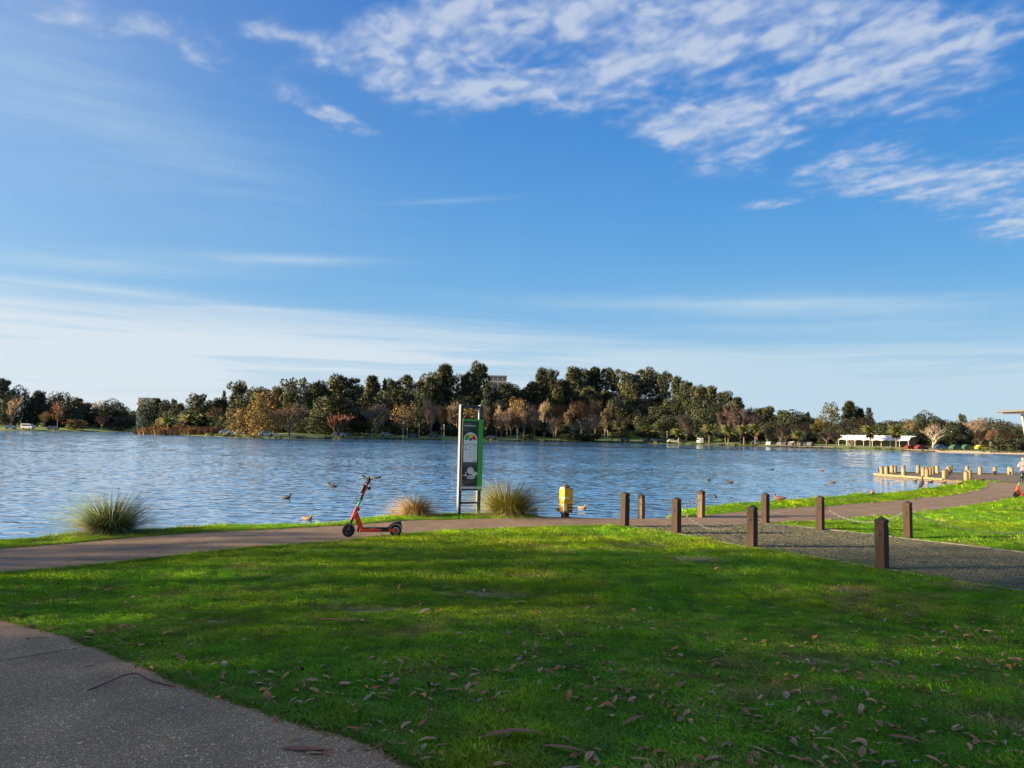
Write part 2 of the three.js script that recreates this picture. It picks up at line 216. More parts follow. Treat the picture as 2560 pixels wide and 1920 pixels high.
// ------------------------------------------------------------------ paths, ramp, kerbs
const wor = (u, v, f, seed) => { // nearest and next seed of a jittered tiling grid: [d1, d2, id]
  const x = u * f, y = v * f, xi = Math.floor(x), yi = Math.floor(y); let a = 9, b = 9, id = 0;
  for (let j = -1; j < 2; j++) for (let i = -1; i < 2; i++) { const p = (((xi + i) % f) + f) % f, q = (((yi + j) % f) + f) % f, h = (p * 131 + q * 517 + seed * 97) & 65535, dx = xi + i + NT[h] - x, dy = yi + j + NT[(h + 7919) & 65535] - y, d = dx * dx + dy * dy; if (d < a) { b = a; a = d; id = h; } else if (d < b) b = d; }
  return [Math.sqrt(a), Math.sqrt(b), id];
};
const aggH = new Float32Array(1024 * 1024);
const aggTex = dataTex(1024, (u, v) => {
  const [a, b, id] = wor(u, v, 165, 3), edge = sstep(0.02, 0.22, b - a), k = NT[(id * 3 + 11) & 65535], t = NT[(id * 5 + 77) & 65535], big = tfbm(u, v, 5, 4) - 0.5;
  aggH[Math.floor(v * 1024) * 1024 + Math.floor(u * 1024)] = edge * (0.35 + 0.65 * k);
  let c = t < 0.5 ? [0.46, 0.42, 0.39] : t < 0.72 ? [0.37, 0.34, 0.33] : t < 0.88 ? [0.50, 0.42, 0.36] : t < 0.975 ? [0.60, 0.56, 0.51] : [0.78, 0.75, 0.70];
  const l = (0.80 + 0.34 * k) * (1 + big * 0.35); return [mix(0.33, c[0] * l, edge), mix(0.295, c[1] * l, edge), mix(0.27, c[2] * l, edge)];
}, true, 1 / 1.3);
const aggBump = dataTex(1024, (u, v) => { const h = aggH[Math.floor(v * 1024) * 1024 + Math.floor(u * 1024)]; return [h, h, h]; }, false, 1 / 1.3);
const pathMat = new THREE.MeshStandardMaterial({ map: aggTex, bumpMap: aggBump, bumpScale: 0.004, roughness: 0.9, vertexColors: true });
function resample(pts, n) { const c = [0]; for (let i = 1; i < pts.length; i++) c.push(c[i - 1] + Math.hypot(pts[i][0] - pts[i - 1][0], pts[i][1] - pts[i - 1][1])); const o = []; let k = 0; for (let i = 0; i < n; i++) { const s = c[c.length - 1] * i / (n - 1); while (k < pts.length - 2 && c[k + 1] < s) k++; const t = clamp((s - c[k]) / (c[k + 1] - c[k])); o.push([mix(pts[k][0], pts[k + 1][0], t), mix(pts[k][1], pts[k + 1][1], t)]); } return o; }
function strip(A, B, n, m, lift, tint) { // a sheet that follows the ground between two edge lines
  const a = resample(A, n), b = resample(B, n), p = [], uv = [], col = [], idx = [];
  for (let i = 0; i < n; i++) for (let j = 0; j <= m; j++) { const x = mix(a[i][0], b[i][0], j / m), z = mix(a[i][1], b[i][1], j / m); p.push(x, groundY(x, z) + lift, z); uv.push(x, z); col.push(...tint(x, z)); }
  for (let i = 0; i < n - 1; i++) for (let j = 0; j < m; j++) { const q = i * (m + 1) + j; idx.push(q, q + m + 1, q + 1, q + 1, q + m + 1, q + m + 2); }
  const g = new THREE.BufferGeometry(); g.setAttribute('position', new THREE.Float32BufferAttribute(p, 3)); g.setAttribute('uv', new THREE.Float32BufferAttribute(uv, 2)); g.setAttribute('color', new THREE.Float32BufferAttribute(col, 3)); g.setIndex(idx); g.computeVertexNormals(); if (g.attributes.normal.getY(0) < 0) { const ix = g.index; for (let t = 0; t < ix.count; t += 3) { const s = ix.getX(t + 1); ix.setX(t + 1, ix.getX(t + 2)); ix.setX(t + 2, s); } g.computeVertexNormals(); } return g;
}
const PATH_FAR = [[-24, -11.2], [-14, -11.6], [-10.2, -10.8], [-7.98, -12.25], [-7.26, -12.85], [-6.74, -13.51], [-5.79, -14.61], [-4.93, -15.19], [-3.66, -16.09], [-2.4, -17.15], [-1.12, -17.73], [0.25, -18.2], [1.68, -18.75], [2.82, -19.25], [4.18, -19.47], [5.04, -20.08], [6.46, -21.37], [8.12, -22.94], [10.4, -25.01], [12.56, -27.17], [15.13, -29.75], [16.71, -31.57], [19.06, -33.7], [23.41, -38.9], [27.2, -44.2], [28.6, -47.0]];
const PATH_NEAR = [[-24, -8.6], [-13, -8.4], [-9.5, -8.2], [-6.58, -10.13], [-6, -10.65], [-5.45, -11.32], [-4.76, -12.05], [-4.12, -12.73], [-3.09, -13.63], [-2.08, -14.89], [-0.99, -15.76], [0.23, -16.31], [1.53, -16.76], [2.5, -16.95], [3.4, -17.15], [4.6, -17.5], [6.0, -17.95], [6.45, -18.22], [7.64, -19.1], [9.94, -20.82], [11.21, -22.04], [13.54, -24.41], [16.83, -27.98], [19.37, -30.63], [23.26, -35.04], [31, -41.5], [42, -47]];
const pathTint = (x, z) => { const k = 0.9 + 0.35 * (fbm(x * 0.7, z * 0.7, 3) - 0.5) + 0.25 * (fbm(x * 3, z * 3, 3) - 0.5); return [k * 1.48, k * 1.22, k * 0.88]; };
const fgTint = (x, z) => { const k = 0.94 + 0.5 * (fbm(x * 1.1 + 4, z * 1.1, 4) - 0.5); return [k * 2.05, k * 1.60, k * 1.0]; };
structure(mesh('lakeside_path', strip(PATH_FAR, PATH_NEAR, 220, 12, 0.012, pathTint), pathMat));
const FG_EDGE = [[-8.6, -10.0], [-6.6, -9.0], [-5.09, -7.87], [-4.06, -7.14], [-3.1, -6.33], [-2.32, -5.62], [-1.71, -5.09], [-1.21, -4.69], [-0.79, -4.36], [-0.59, -4.19], [-0.4, -3.96], [0.3, -3.2], [1.4, -2.2], [3, -0.9]];
{ // concrete panels with open joints between them
  const fp = new THREE.Group(); structure(fp, 'footpath'); const line = resample(FG_EDGE, 181), off = ([x, z]) => [x - 2.1, z + 2.5], cuts = [0, 35, 75, 140, 180];
  const trim = (p, q) => { const l = Math.hypot(q[0] - p[0], q[1] - p[1]), t = 0.008 / l; return [mix(p[0], q[0], t), mix(p[1], q[1], t)]; };
  for (let c = 0; c < 4; c++) { const e = line.slice(cuts[c], cuts[c + 1] + 1); e[0] = trim(e[0], e[1]); e[e.length - 1] = trim(e[e.length - 1], e[e.length - 2]); mesh('path_panel', strip(e, e.map(off), 46, 24, 0.012, fgTint), pathMat, fp); }
}
function inPoly(x, z, P) { let c = false; for (let i = 0, j = P.length - 1; i < P.length; j = i++) { const [ax, az] = P[j], [bx, bz] = P[i]; if ((az > z) !== (bz > z) && x < (bx - ax) * (z - az) / (bz - az) + ax) c = !c; } return c; }
const polyDist = (x, z, P) => { let b = 1e9; for (let i = 1; i < P.length; i++) { const [ax, az] = P[i - 1], [bx, bz] = P[i], dx = bx - ax, dz = bz - az, t = clamp(((x - ax) * dx + (z - az) * dz) / (dx * dx + dz * dz)); b = Math.min(b, Math.hypot(x - ax - dx * t, z - az - dz * t)); } return b; };
const RAMP_L = [[2.51, -16.93], [3.21, -16.09], [4.38, -14.02], [4.95, -13.23], [5.56, -12.46], [5.79, -12.01], [6.35, -11.25], [7.1, -10.2], [8.6, -8.4], [10.5, -6.2]];
const RAMP_R = [[5.96, -18.04], [6.38, -17.75], [6.86, -17.14], [7.51, -16.63], [8.16, -15.91], [8.8, -14.97], [9.6, -13.9], [11.2, -12.0], [14, -9]];
const LAWN = [...PATH_NEAR.slice(2, 14), ...RAMP_L, [10.5, -1], [3, -0.9], ...FG_EDGE.slice(0, -1).reverse()];
const LAWN_R = [...RAMP_R, [20, -9], [34, -20], [42, -47], [31, -41.5], [23.26, -35.04], [19.37, -30.63], [16.83, -27.98], [13.54, -24.41], [11.21, -22.04], [9.94, -20.82], [7.64, -19.1], [6.45, -18.22]];

// ------------------------------------------------------------------ grass: short mown blades, stuff nobody could count
function tuftGeo(seed, n, rad, h, lean) {
  const r = rng(seed), s = new Soup();
  for (let b = 0; b < n; b++) {
    const a = r() * 6.283, d = Math.sqrt(r()) * rad, x = Math.cos(a) * d, z = Math.sin(a) * d, dir = r() * 6.283, hh = h * (0.55 + 0.6 * r()), w = 0.0016 + 0.0012 * r(), L = hh * lean * (0.3 + r());
    const ux = Math.cos(dir), uz = Math.sin(dir), px = -uz * w, pz = ux * w, k = 0.82 + 0.4 * r(), c = [k * (0.95 + 0.25 * r()), k, k * 0.9], N = [ux * 0.66, 0.66, uz * 0.66];
    const v = [[x - px, 0, z - pz], [x + px, 0, z + pz], [x - px * 0.8 + ux * L * 0.35, hh * 0.6, z - pz * 0.8 + uz * L * 0.35], [x + px * 0.8 + ux * L * 0.35, hh * 0.6, z + pz * 0.8 + uz * L * 0.35], [x + ux * L, hh * 0.97, z + uz * L]].map((q) => s.vert(...q, ...N, c));
    s.tri(v[0], v[1], v[2]); s.tri(v[1], v[3], v[2]); s.tri(v[2], v[3], v[4]);
  }
  return s.geo();
}
const grassMat = new THREE.MeshPhysicalMaterial({ vertexColors: true, roughness: 1, specularIntensity: 0.15, transmission: 0.35, thickness: 0, side: THREE.DoubleSide });
const TUFTS = [tuftGeo(1, 22, 0.05, 0.018, 1.5), tuftGeo(2, 22, 0.055, 0.022, 1.7), tuftGeo(3, 24, 0.09, 0.024, 1.5)];
{
  const r = rng(99), lists = [[], [], []], q = new THREE.Quaternion(), e = new THREE.Euler(), m = new THREE.Matrix4(), up = new THREE.Vector3(), sc = new THREE.Vector3(), col = new THREE.Color();
  const verge = (x, z) => { const s = lakeDist(x, z); return s > 0.03 && s < 9; };
  const sow = (x0, x1, z0, z1, count, keep, tall = 1) => {
    for (let i = 0; i < count; i++) {
      const x = mix(x0, x1, r()), z = mix(z0, z1, r()); if (Math.abs(x) > 0.76 * -z + 2.8) continue; if (!keep(x, z)) continue;
      const d = -z, b = bareAt(x, z); if (r() < b * 0.80) continue;
      const nb = fbm(x * 0.42 + 2, z * 0.42 + 70, 3), n2 = fbm(x * 1.9 + 8, z * 1.9, 3), n4 = fbm(x * 7, z * 7, 2), yel = clamp(sstep(0.46, 0.72, nb) * 0.55 + sstep(0.55, 0.8, n2) * 0.35), dead = clamp(b * 1.2 + sstep(0.66, 0.80, fbm(x * 1.1 + 44, z * 1.1 + 3, 4)) * 0.7) * (0.4 + 0.6 * r());
      const k = (0.42 + 1.25 * n4) * (0.75 + 0.5 * r()) * (0.75 + 0.5 * n2);
      let c = [mix(0.160, 0.30, yel), mix(0.40, 0.42, yel), mix(0.020, 0.012, yel)]; c = [mix(c[0], 0.40, dead), mix(c[1], 0.34, dead), mix(c[2], 0.13, dead)];
      const edge = z > -8 ? polyDist(x, z, FG_EDGE) : 9, long = edge < 0.45 && x > -2.4 ? 1 + 0.45 * sstep(0.45, 0.1, edge) * sstep(0.45, 0.7, n2 + 0.05) : 1;
      const S = (0.75 + 0.6 * r()) * (1 + 0.55 * sstep(0.5, 0.75, n2)) * (d > 12 ? 1 + (d - 12) * 0.03 : 1);
      e.set((r() - 0.5) * 0.25, r() * 6.283, (r() - 0.5) * 0.25); q.setFromEuler(e); sc.set(S, S * long * tall * (0.55 + 0.9 * n4) * (r() < 0.04 ? 1.9 : 1), S); up.set(x, groundY(x, z) - 0.002, z);
      const kind = d > 10 ? 2 : r() < 0.5 ? 0 : 1; lists[kind].push([m.clone().compose(up, q, sc), c[0] * k, c[1] * k, c[2] * k]);
    }
  };
  const inLawn = (x, z) => inPoly(x, z, LAWN), inRight = (x, z) => inPoly(x, z, LAWN_R);
  sow(-4, 6.8, -5.6, -3.0, 52000, inLawn); sow(-6.5, 8.6, -8.2, -5.6, 50000, inLawn); sow(-8, 9, -12, -8.2, 52000, inLawn); sow(-9, 9, -17.4, -12, 42000, inLawn);
  sow(5.5, 14, -19, -12, 26000, inRight); sow(6, 26, -36, -19, 26000, inRight, 1.3);
  const between = (x, z) => verge(x, z) && !inPoly(x, z, [...PATH_FAR, ...PATH_NEAR.slice().reverse()]) && !inLawn(x, z) && !inRight(x, z) && !(x > 0.55 && x < 4.2 && z > -22 && z < -18);
  sow(-11, 0.9, -20, -11.5, 42000, between, 1.15); sow(4, 16, -33, -19.3, 40000, between, 1.5); sow(14, 30, -48, -30, 22000, between, 1.7);
  // ragged edges: tufts that creep over the rim of the paths
  const rim = (line, n, side, zmin) => { for (let i = 0; i < n; i++) { const t = r() * (line.length - 1), a = line[Math.floor(t)], b2 = line[Math.floor(t) + 1], f = t % 1, l = Math.hypot(b2[0] - a[0], b2[1] - a[1]), nx = -(b2[1] - a[1]) / l * side, nz = (b2[0] - a[0]) / l * side, o = (r() * r()) * 0.09 * (0.3 + 1.4 * vnoise(mix(a[0], b2[0], f) * 3, mix(a[1], b2[1], f) * 3)) - 0.02, x = mix(a[0], b2[0], f) + nx * o, z = mix(a[1], b2[1], f) + nz * o; if (z > -3.3 || z < zmin || Math.abs(x) > 0.74 * -z + 0.9) continue; const k = 0.6 + 0.7 * r(), dry = r() < 0.3 ? 1 : 0, S = 0.6 + 0.7 * r(); e.set((r() - 0.5) * 0.5, r() * 6.283, (r() - 0.5) * 0.5); q.setFromEuler(e); sc.set(S, S, S); up.set(x, groundY(x, z) + 0.006, z); lists[-z > 10 ? 2 : 0].push([m.clone().compose(up, q, sc), mix(0.145, 0.34, dry) * k, mix(0.40, 0.29, dry) * k, mix(0.02, 0.09, dry) * k]); } };
  rim(FG_EDGE.slice(2, 12), 3200, 1, -9); rim(PATH_NEAR.slice(2, 14), 2600, -1, -18); rim(PATH_FAR.slice(2, 11), 2200, 1, -20); rim(RAMP_L.slice(0, 8), 1500, -1, -18);
  lists.forEach((l, k) => { const im = new THREE.InstancedMesh(TUFTS[k], grassMat, l.length); im.name = numbered('grass'); l.forEach((t, i) => { im.setMatrixAt(i, t[0]); im.setColorAt(i, col.setRGB(t[1], t[2], t[3])); }); stuff(im, ['short mown green grass of the lawn', 'slightly longer green lawn grass in tufts', 'mown lawn and verge grass further along the lakeside'][k], 'grass'); scene.add(im); });
  console.log('grass', lists.map((l) => l.length));
}

// ------------------------------------------------------------------ fallen leaves, bark and twigs
function leafGeo(seed, len, wid, curl, twist) {
  const r = rng(seed), n = 7, p = [], idx = [], uv = [], ph = r() * 3;
  for (let i = 0; i <= n; i++) { const t = i / n, w = wid * Math.pow(Math.sin(Math.PI * clamp(t * 0.94 + 0.04)), 0.8) * (1 - 0.25 * t), bend = Math.sin(t * 2.2 + ph) * len * 0.12, y = Math.sin(t * Math.PI) * curl * len * 0.5 + t * t * curl * len * 0.3, tw = twist * (t - 0.4); for (let j = -1; j <= 1; j++) { p.push((t - 0.5) * len, y + Math.abs(j) * w * 0.45 * (0.5 + curl) + j * w * Math.sin(tw), bend + j * w * Math.cos(tw)); uv.push(t, j * 0.5 + 0.5); } }
  for (let i = 0; i < n; i++) for (let j = 0; j < 2; j++) { const a = i * 3 + j; idx.push(a, a + 1, a + 3, a + 1, a + 4, a + 3); }
  const g = new THREE.BufferGeometry(); g.setAttribute('position', new THREE.Float32BufferAttribute(p, 3)); g.setAttribute('uv', new THREE.Float32BufferAttribute(uv, 2)); g.setIndex(idx); g.computeVertexNormals(); return g;
}
const leafTex = dataTex(128, (u, v) => { const n = tfbm(u, v, 6, 4), rib = 1 - 0.35 * Math.exp(-(((v - 0.5) / 0.05) ** 2)), k = (0.72 + 0.5 * n) * rib; return [k, k, k]; }, true);
const LEAF_KINDS = [['tan', 0.44, 0.25, 0.105], ['brown', 0.27, 0.125, 0.052], ['reddish brown', 0.38, 0.12, 0.045], ['greyish', 0.29, 0.215, 0.13], ['orange', 0.55, 0.20, 0.035], ['pale olive', 0.36, 0.29, 0.09]].map(([n, r, g, b]) => [n, new THREE.MeshStandardMaterial({ color: new THREE.Color(r, g, b), map: leafTex, roughness: 0.75, side: THREE.DoubleSide })]);
const LEAVES = [0, 1, 2, 3, 4, 5, 6, 7].map((i) => leafGeo(50 + i, 0.066 + 0.013 * (i % 4), 0.0105 + 0.0036 * (i % 3), 0.03 + 0.07 * ((i * 3) % 4), 0.6 * (i % 3)));
{
  const r = rng(1234), put = [];
  for (let i = 0; i < 40000 && put.length < 1450; i++) {
    const z = -3.6 - 12.5 * Math.pow(r(), 1.5), x = (r() * 2 - 1) * (0.74 * -z + 1.2); if (!inPoly(x, z, LAWN)) continue;
    const dens = sstep(0.36, 0.66, fbm(x * 0.9 + 61, z * 0.9, 4)) * (z > -9.5 ? 1 : 0.25) * (0.35 + 0.9 * sstep(-9, -4.2, z)) + 0.05; if (r() > dens) continue;
    put.push([x, z, Math.floor(r() * 8), r()]);
  }
  for (let i = 0; i < 34; i++) { const t = r(), k = 2 + t * 7.9, a = FG_EDGE[Math.floor(k)], b = FG_EDGE[Math.floor(k) + 1], f = k % 1, x = mix(a[0], b[0], f) - 0.02 - r() * r() * 0.55, z = mix(a[1], b[1], f) + r() * 0.1; put.push([x, z, Math.floor(r() * 8), r()]); }
  put.sort((a, b) => b[1] - a[1]);
  const kindOf = (u) => u < 0.36 ? 0 : u < 0.66 ? 1 : u < 0.78 ? 2 : u < 0.90 ? 3 : u < 0.955 ? 4 : 5, nNear = 290, byKind = {};
  const pose = (o, x, z, lift) => { o.position.set(x, groundY(x, z) + lift, z); o.rotation.set((r() - 0.5) * 0.5, r() * 6.283, (r() - 0.5) * 0.5); o.scale.set(0.45 + 0.8 * r(), 0.4 + 1.2 * r(), 0.6 + 0.9 * r()); };
  const dummy = new THREE.Object3D();
  put.forEach(([x, z, g, u], i) => {
    const k = kindOf(u), onPath = !inPoly(x, z, LAWN), lift = onPath ? 0.016 : 0.022 + r() * 0.012;
    if (i < nNear) { const o = single('fallen_leaf', LEAVES[g], LEAF_KINDS[k][1], onPath ? `dry ${LEAF_KINDS[k][0]} fallen leaf on the footpath edge` : `dry ${LEAF_KINDS[k][0]} fallen leaf lying on the lawn`, 'leaf', onPath ? `${LEAF_KINDS[k][0]} leaves on the footpath` : `${LEAF_KINDS[k][0]} leaves on the lawn`); pose(o, x, z, lift); } else { const key = g % 4 + ',' + k; pose(dummy, x, z, lift); dummy.updateMatrix(); (byKind[key] ??= []).push(dummy.matrix.clone()); }
  });
  for (const [key, l] of Object.entries(byKind)) { const [g, k] = key.split(',').map(Number), im = new THREE.InstancedMesh(LEAVES[g], LEAF_KINDS[k][1], l.length); im.name = numbered('leaf_litter'); l.forEach((mm, i) => im.setMatrixAt(i, mm)); scene.add(stuff(im, `scattered small ${LEAF_KINDS[k][0]} leaf litter further up the lawn`, 'leaf litter')); }
  // strips of shed bark
  const bark = new THREE.MeshStandardMaterial({ color: new THREE.Color(0.27, 0.105, 0.058), map: leafTex, roughness: 0.85, side: THREE.DoubleSide }), pale = new THREE.MeshStandardMaterial({ color: new THREE.Color(0.33, 0.27, 0.20), map: leafTex, roughness: 0.85, side: THREE.DoubleSide });
  const strips = [[-1.03, -4.17, 0.27, 0.030, 0.05, 'long reddish bark strip lying on the footpath by the lawn corner', bark, 0.016, 0.06], [0.05, -4.28, 0.36, 0.034, 0.3, 'long reddish brown bark strip arching over the lawn grass', bark, 0.035, -0.15], [0.33, -4.12, 0.26, 0.022, 0.22, 'forked orange brown bark piece among leaves on the lawn', bark, 0.035, -0.6], [0.82, -6.07, 0.22, 0.014, 0.1, 'thin brown bark sliver on the green lawn', bark, 0.03, -0.5], [1.55, -4.95, 0.15, 0.018, 0.15, 'short orange bark flake on the lawn grass', bark, 0.035, -0.3], [0.02, -5.71, 0.11, 0.02, 0.3, 'curled bright orange bark flake on the lawn', bark, 0.035, -0.5], [-0.84, -8.17, 0.2, 0.035, 0.5, 'crumpled pale grey bark scrap standing in the grass', pale, 0.05, 0.8], [0.75, -4.62, 0.2, 0.02, 0.2, 'curved brown bark strip beside a heap of leaves on the lawn', bark, 0.035, 0.5], [-0.75, -5.35, 0.14, 0.03, 0.3, 'broad brown bark flake in longer grass near the footpath', bark, 0.05, 0.9], [2.3, -4.5, 0.2, 0.024, 0.2, 'brown bark strip in the leafy corner of the lawn', bark, 0.035, -0.8]];
  strips.forEach(([x, z, l, w, c, lab, m, lift, turn], i) => { const o = single('bark_strip', leafGeo(90 + i, l, w, c * 0.5, 0.4), m, lab, 'bark'); o.position.set(x, groundY(x, z) + lift, z); o.rotation.y = turn; });
  const twigMat = std(0.17, 0.062, 0.042, 0.85), tw = (pts, rad, lab) => { const g = curve(pts.map(([x, z, h]) => [x, groundY(x, z) + 0.016 + (h || 0), z]), rad, 20, 5); single('twig', g, twigMat, lab, 'twig'); };
  tw([[-2.80, -5.30], [-2.75, -5.48, 0.01], [-2.72, -5.62, 0.016], [-2.66, -5.66, 0.02], [-2.5, -5.53, 0.008], [-2.25, -5.38]], 0.005, 'bent reddish twig lying on the footpath');
  tw([[-0.5, -4.42], [-0.44, -4.46, 0.05], [-0.43, -4.47, 0.10]], 0.003, 'thin pale stalk standing at the footpath edge');
  tw([[1.1, -5.9], [1.35, -5.75, 0.02], [1.6, -5.7]], 0.004, 'thin brown twig lying across the lawn');
  tw([[-1.9, -7.9], [-1.6, -7.75, 0.02], [-1.3, -7.72]], 0.006, 'straight brown twig on the lawn beyond the footpath corner');
  // pale pebbles on the footpath
  const pebMat = std(0.52, 0.48, 0.42, 0.8); [[-2.27, -4.24, 0.011], [-1.55, -4.22, 0.008], [-1.62, -4.05, 0.009], [-2.0, -4.9, 0.007], [-2.9, -5.1, 0.007], [-1.75, -5.0, 0.006]].forEach(([x, z, s]) => { const g = new THREE.IcosahedronGeometry(s, 1); g.scale(1.3, 0.6, 1); const o = single('pebble', g, pebMat, 'small pale pebble lying on the footpath', 'pebble', 'pale pebbles on the footpath'); o.position.set(x, groundY(x, z) + 0.010 + s * 0.45, z); });
}

// ------------------------------------------------------------------ cobbled ramp with concrete edging
{
  const ramp = new THREE.Group(); structure(ramp, 'cobbled_ramp');
  const bedTint = (x, z) => { const m = sstep(0.42, 0.62, fbm(x * 1.3, z * 1.3 + 9, 3)); return [mix(0.10, 0.105, m), mix(0.085, 0.115, m), mix(0.062, 0.045, m)]; };
  mesh('joint_bed', strip(RAMP_L, RAMP_R, 60, 12, 0.018, bedTint), new THREE.MeshStandardMaterial({ vertexColors: true, map: grassTex, roughness: 1 }), ramp);
  const outline = [...RAMP_L, ...RAMP_R.slice().reverse()], cob = rbox(0.116, 0.05, 0.090, 0.010, 1), r = rng(5), a0 = 0.62, ca = Math.cos(a0), sa = Math.sin(a0), list = [];
  const mats = [[0.125, 0.098, 0.070], [0.150, 0.118, 0.085], [0.105, 0.083, 0.062], [0.165, 0.122, 0.083]].map(([x, y, z]) => std(x, y, z, 0.9, { map: grassTex }));
  for (let i = -80; i < 120; i++) for (let j = -100; j < 100; j++) { const u = i * 0.124 + (j & 1 ? 0.062 : 0), v = j * 0.098, x = 7 + u * ca - v * sa, z = -13.5 + u * sa + v * ca; if (z > -7.5 || Math.abs(x) > 0.76 * -z + 1.5 || !inPoly(x, z, outline) || polyDist(x, z, RAMP_L) < 0.14 || polyDist(x, z, RAMP_R) < 0.14) continue; if (r() < 0.03) continue; list.push([x, z]); }
  list.sort((p, q) => q[1] - p[1]);
  const d = new THREE.Object3D(), rest = [[], [], [], []];
  list.forEach(([x, z], i) => { const o = i < 300 ? mesh('cobble', cob, mats[Math.floor(r() * 4)], ramp) : d; o.position.set(x + (r() - 0.5) * 0.012, groundY(x, z) + 0.004 + (r() - 0.5) * 0.010, z + (r() - 0.5) * 0.012); o.rotation.set((r() - 0.5) * 0.06, -a0 + (r() - 0.5) * 0.08, (r() - 0.5) * 0.06); o.scale.set(0.92 + 0.12 * r(), 1, 0.9 + 0.16 * r()); if (i >= 300) { o.updateMatrix(); rest[Math.floor(r() * 4)].push(o.matrix.clone()); } });
  rest.forEach((l, k) => { const im = new THREE.InstancedMesh(cob, mats[k], l.length); im.name = 'cobbles'; l.forEach((m, i) => im.setMatrixAt(i, m)); ramp.add(stuff(im)); });
  const conc = dataTex(256, (u, v) => { const n = tfbm(u, v, 6, 5), s = tnoise(u, v, 96); const k = 0.62 + 0.35 * (n - 0.5) + 0.16 * (s - 0.5); return [k, k * 0.97, k * 0.90]; }, true, 1.2), kerbMat = new THREE.MeshStandardMaterial({ map: conc, color: new THREE.Color(0.62, 0.58, 0.50), roughness: 0.9 });
  [RAMP_L, RAMP_R].forEach((line) => { const kerb = new THREE.Group(); structure(kerb, numbered('kerb_edging')); const pts = resample(line, Math.round(13 / 0.95)); for (let i = 0; i < pts.length - 1; i++) { const [ax, az] = pts[i], [bx, bz] = pts[i + 1], L = Math.hypot(bx - ax, bz - az), x = (ax + bx) / 2, z = (az + bz) / 2, g = rbox(L - 0.012, 0.14, 0.105, 0.012, 1), o = mesh('kerb_stone', g, kerbMat, kerb); o.position.set(x, groundY(x, z) - 0.040 + (r() - 0.5) * 0.012, z); o.rotation.y = -Math.atan2(bz - az, bx - ax) + (r() - 0.5) * 0.015; } });
}

// ------------------------------------------------------------------ timber posts and chains beside the ramp
const woodH = (u, v) => { const g = tfbm(u * 1.0, v * 0.12, 24, 4), f = tnoise(u, v * 0.05 % 1, 64), cr = sstep(0.78, 0.86, tfbm(u, v * 0.10, 16, 3)); return clamp(0.5 + 0.7 * (g - 0.5) + 0.35 * (f - 0.5) - 0.5 * cr); };
const woodTex = dataTex(256, (u, v) => { const k = 0.55 + 0.6 * woodH(u, v), m = sstep(0.55, 0.75, tfbm(u + 0.4, v + 0.2, 5, 4)); return [k * mix(1, 0.85, m), k * mix(0.93, 0.95, m), k * mix(0.88, 0.86, m)]; }, true, 1, 512);
const woodBump = dataTex(256, (u, v) => { const k = woodH(u, v); return [k, k, k]; }, false, 1, 512);
const woodMat = (r, g, b) => new THREE.MeshStandardMaterial({ color: new THREE.Color(r, g, b), map: woodTex, bumpMap: woodBump, bumpScale: 0.006, roughness: 0.85 });
const postWood = woodMat(0.066, 0.037, 0.026), postWoodPale = woodMat(0.21, 0.145, 0.09), postCap = woodMat(0.075, 0.055, 0.038), steel = std(0.27, 0.26, 0.24, 0.5, { metalness: 0.6 }), iron = std(0.15, 0.147, 0.14, 0.55, { metalness: 0.5 });
function wornBox(w, h, d) { const g = rbox(w, h, d, 0.010, 2), q = g.attributes.position, n = g.attributes.normal, uv = []; for (let i = 0; i < q.count; i++) { const side = Math.abs(n.getX(i)) > Math.abs(n.getZ(i)) ? q.getZ(i) : q.getX(i); uv.push(side * 2.2 + n.getX(i) * 0.3, q.getY(i) * 1.1); } g.setAttribute('uv', new THREE.Float32BufferAttribute(uv, 2)); return g; }
function pyramid(w, h) { const s = w / 2, b = 0.022, p = new THREE.ConeGeometry(s * Math.SQRT2, h, 4); p.rotateY(Math.PI / 4); p.translate(0, b + h / 2, 0); const g = joined([place(new THREE.BoxGeometry(w, b, w), 0, b / 2, 0), p]); return g; }
const POSTS = [[5.76, -12.01, 0.82, 'dark brown square timber post nearest the cobbled ramp kerb bend', postWood, 0.155], [4.4, -14.07, 0.77, 'dark brown square timber post with chains on both sides along the lawn edge', postWood, 0.145], [3.4, -15.8, 0.75, 'dark brown square timber post where the lawn side chain ends', postWood, 0.15], [2.51, -16.86, 0.77, 'chainless dark timber post where lawn meets lakeside path', postWood, 0.145], [8.23, -16.04, 0.78, 'brown timber post on the sunny lawn corner holding two chains', postWood, 0.145], [6.83, -17.06, 0.76, 'reddish brown sunlit timber post at the kerb with one chain', postWood, 0.145], [5.98, -18.13, 0.73, 'reddish timber post without chain where ramp meets lakeside path', postWood, 0.14], [4.8, -19.41, 0.70, 'weathered tan timber post beside the grassy spit', postWoodPale, 0.14], [3.28, -19.26, 0.69, 'pale lichen-streaked timber post at the water edge', postWoodPale, 0.13], [8.35, -9.6, 0.8, 'dark timber post on the lawn side further up the ramp', postWood, 0.15], [11.5, -15.4, 0.78, 'brown timber post further along the sunny lawn', postWood, 0.145]];
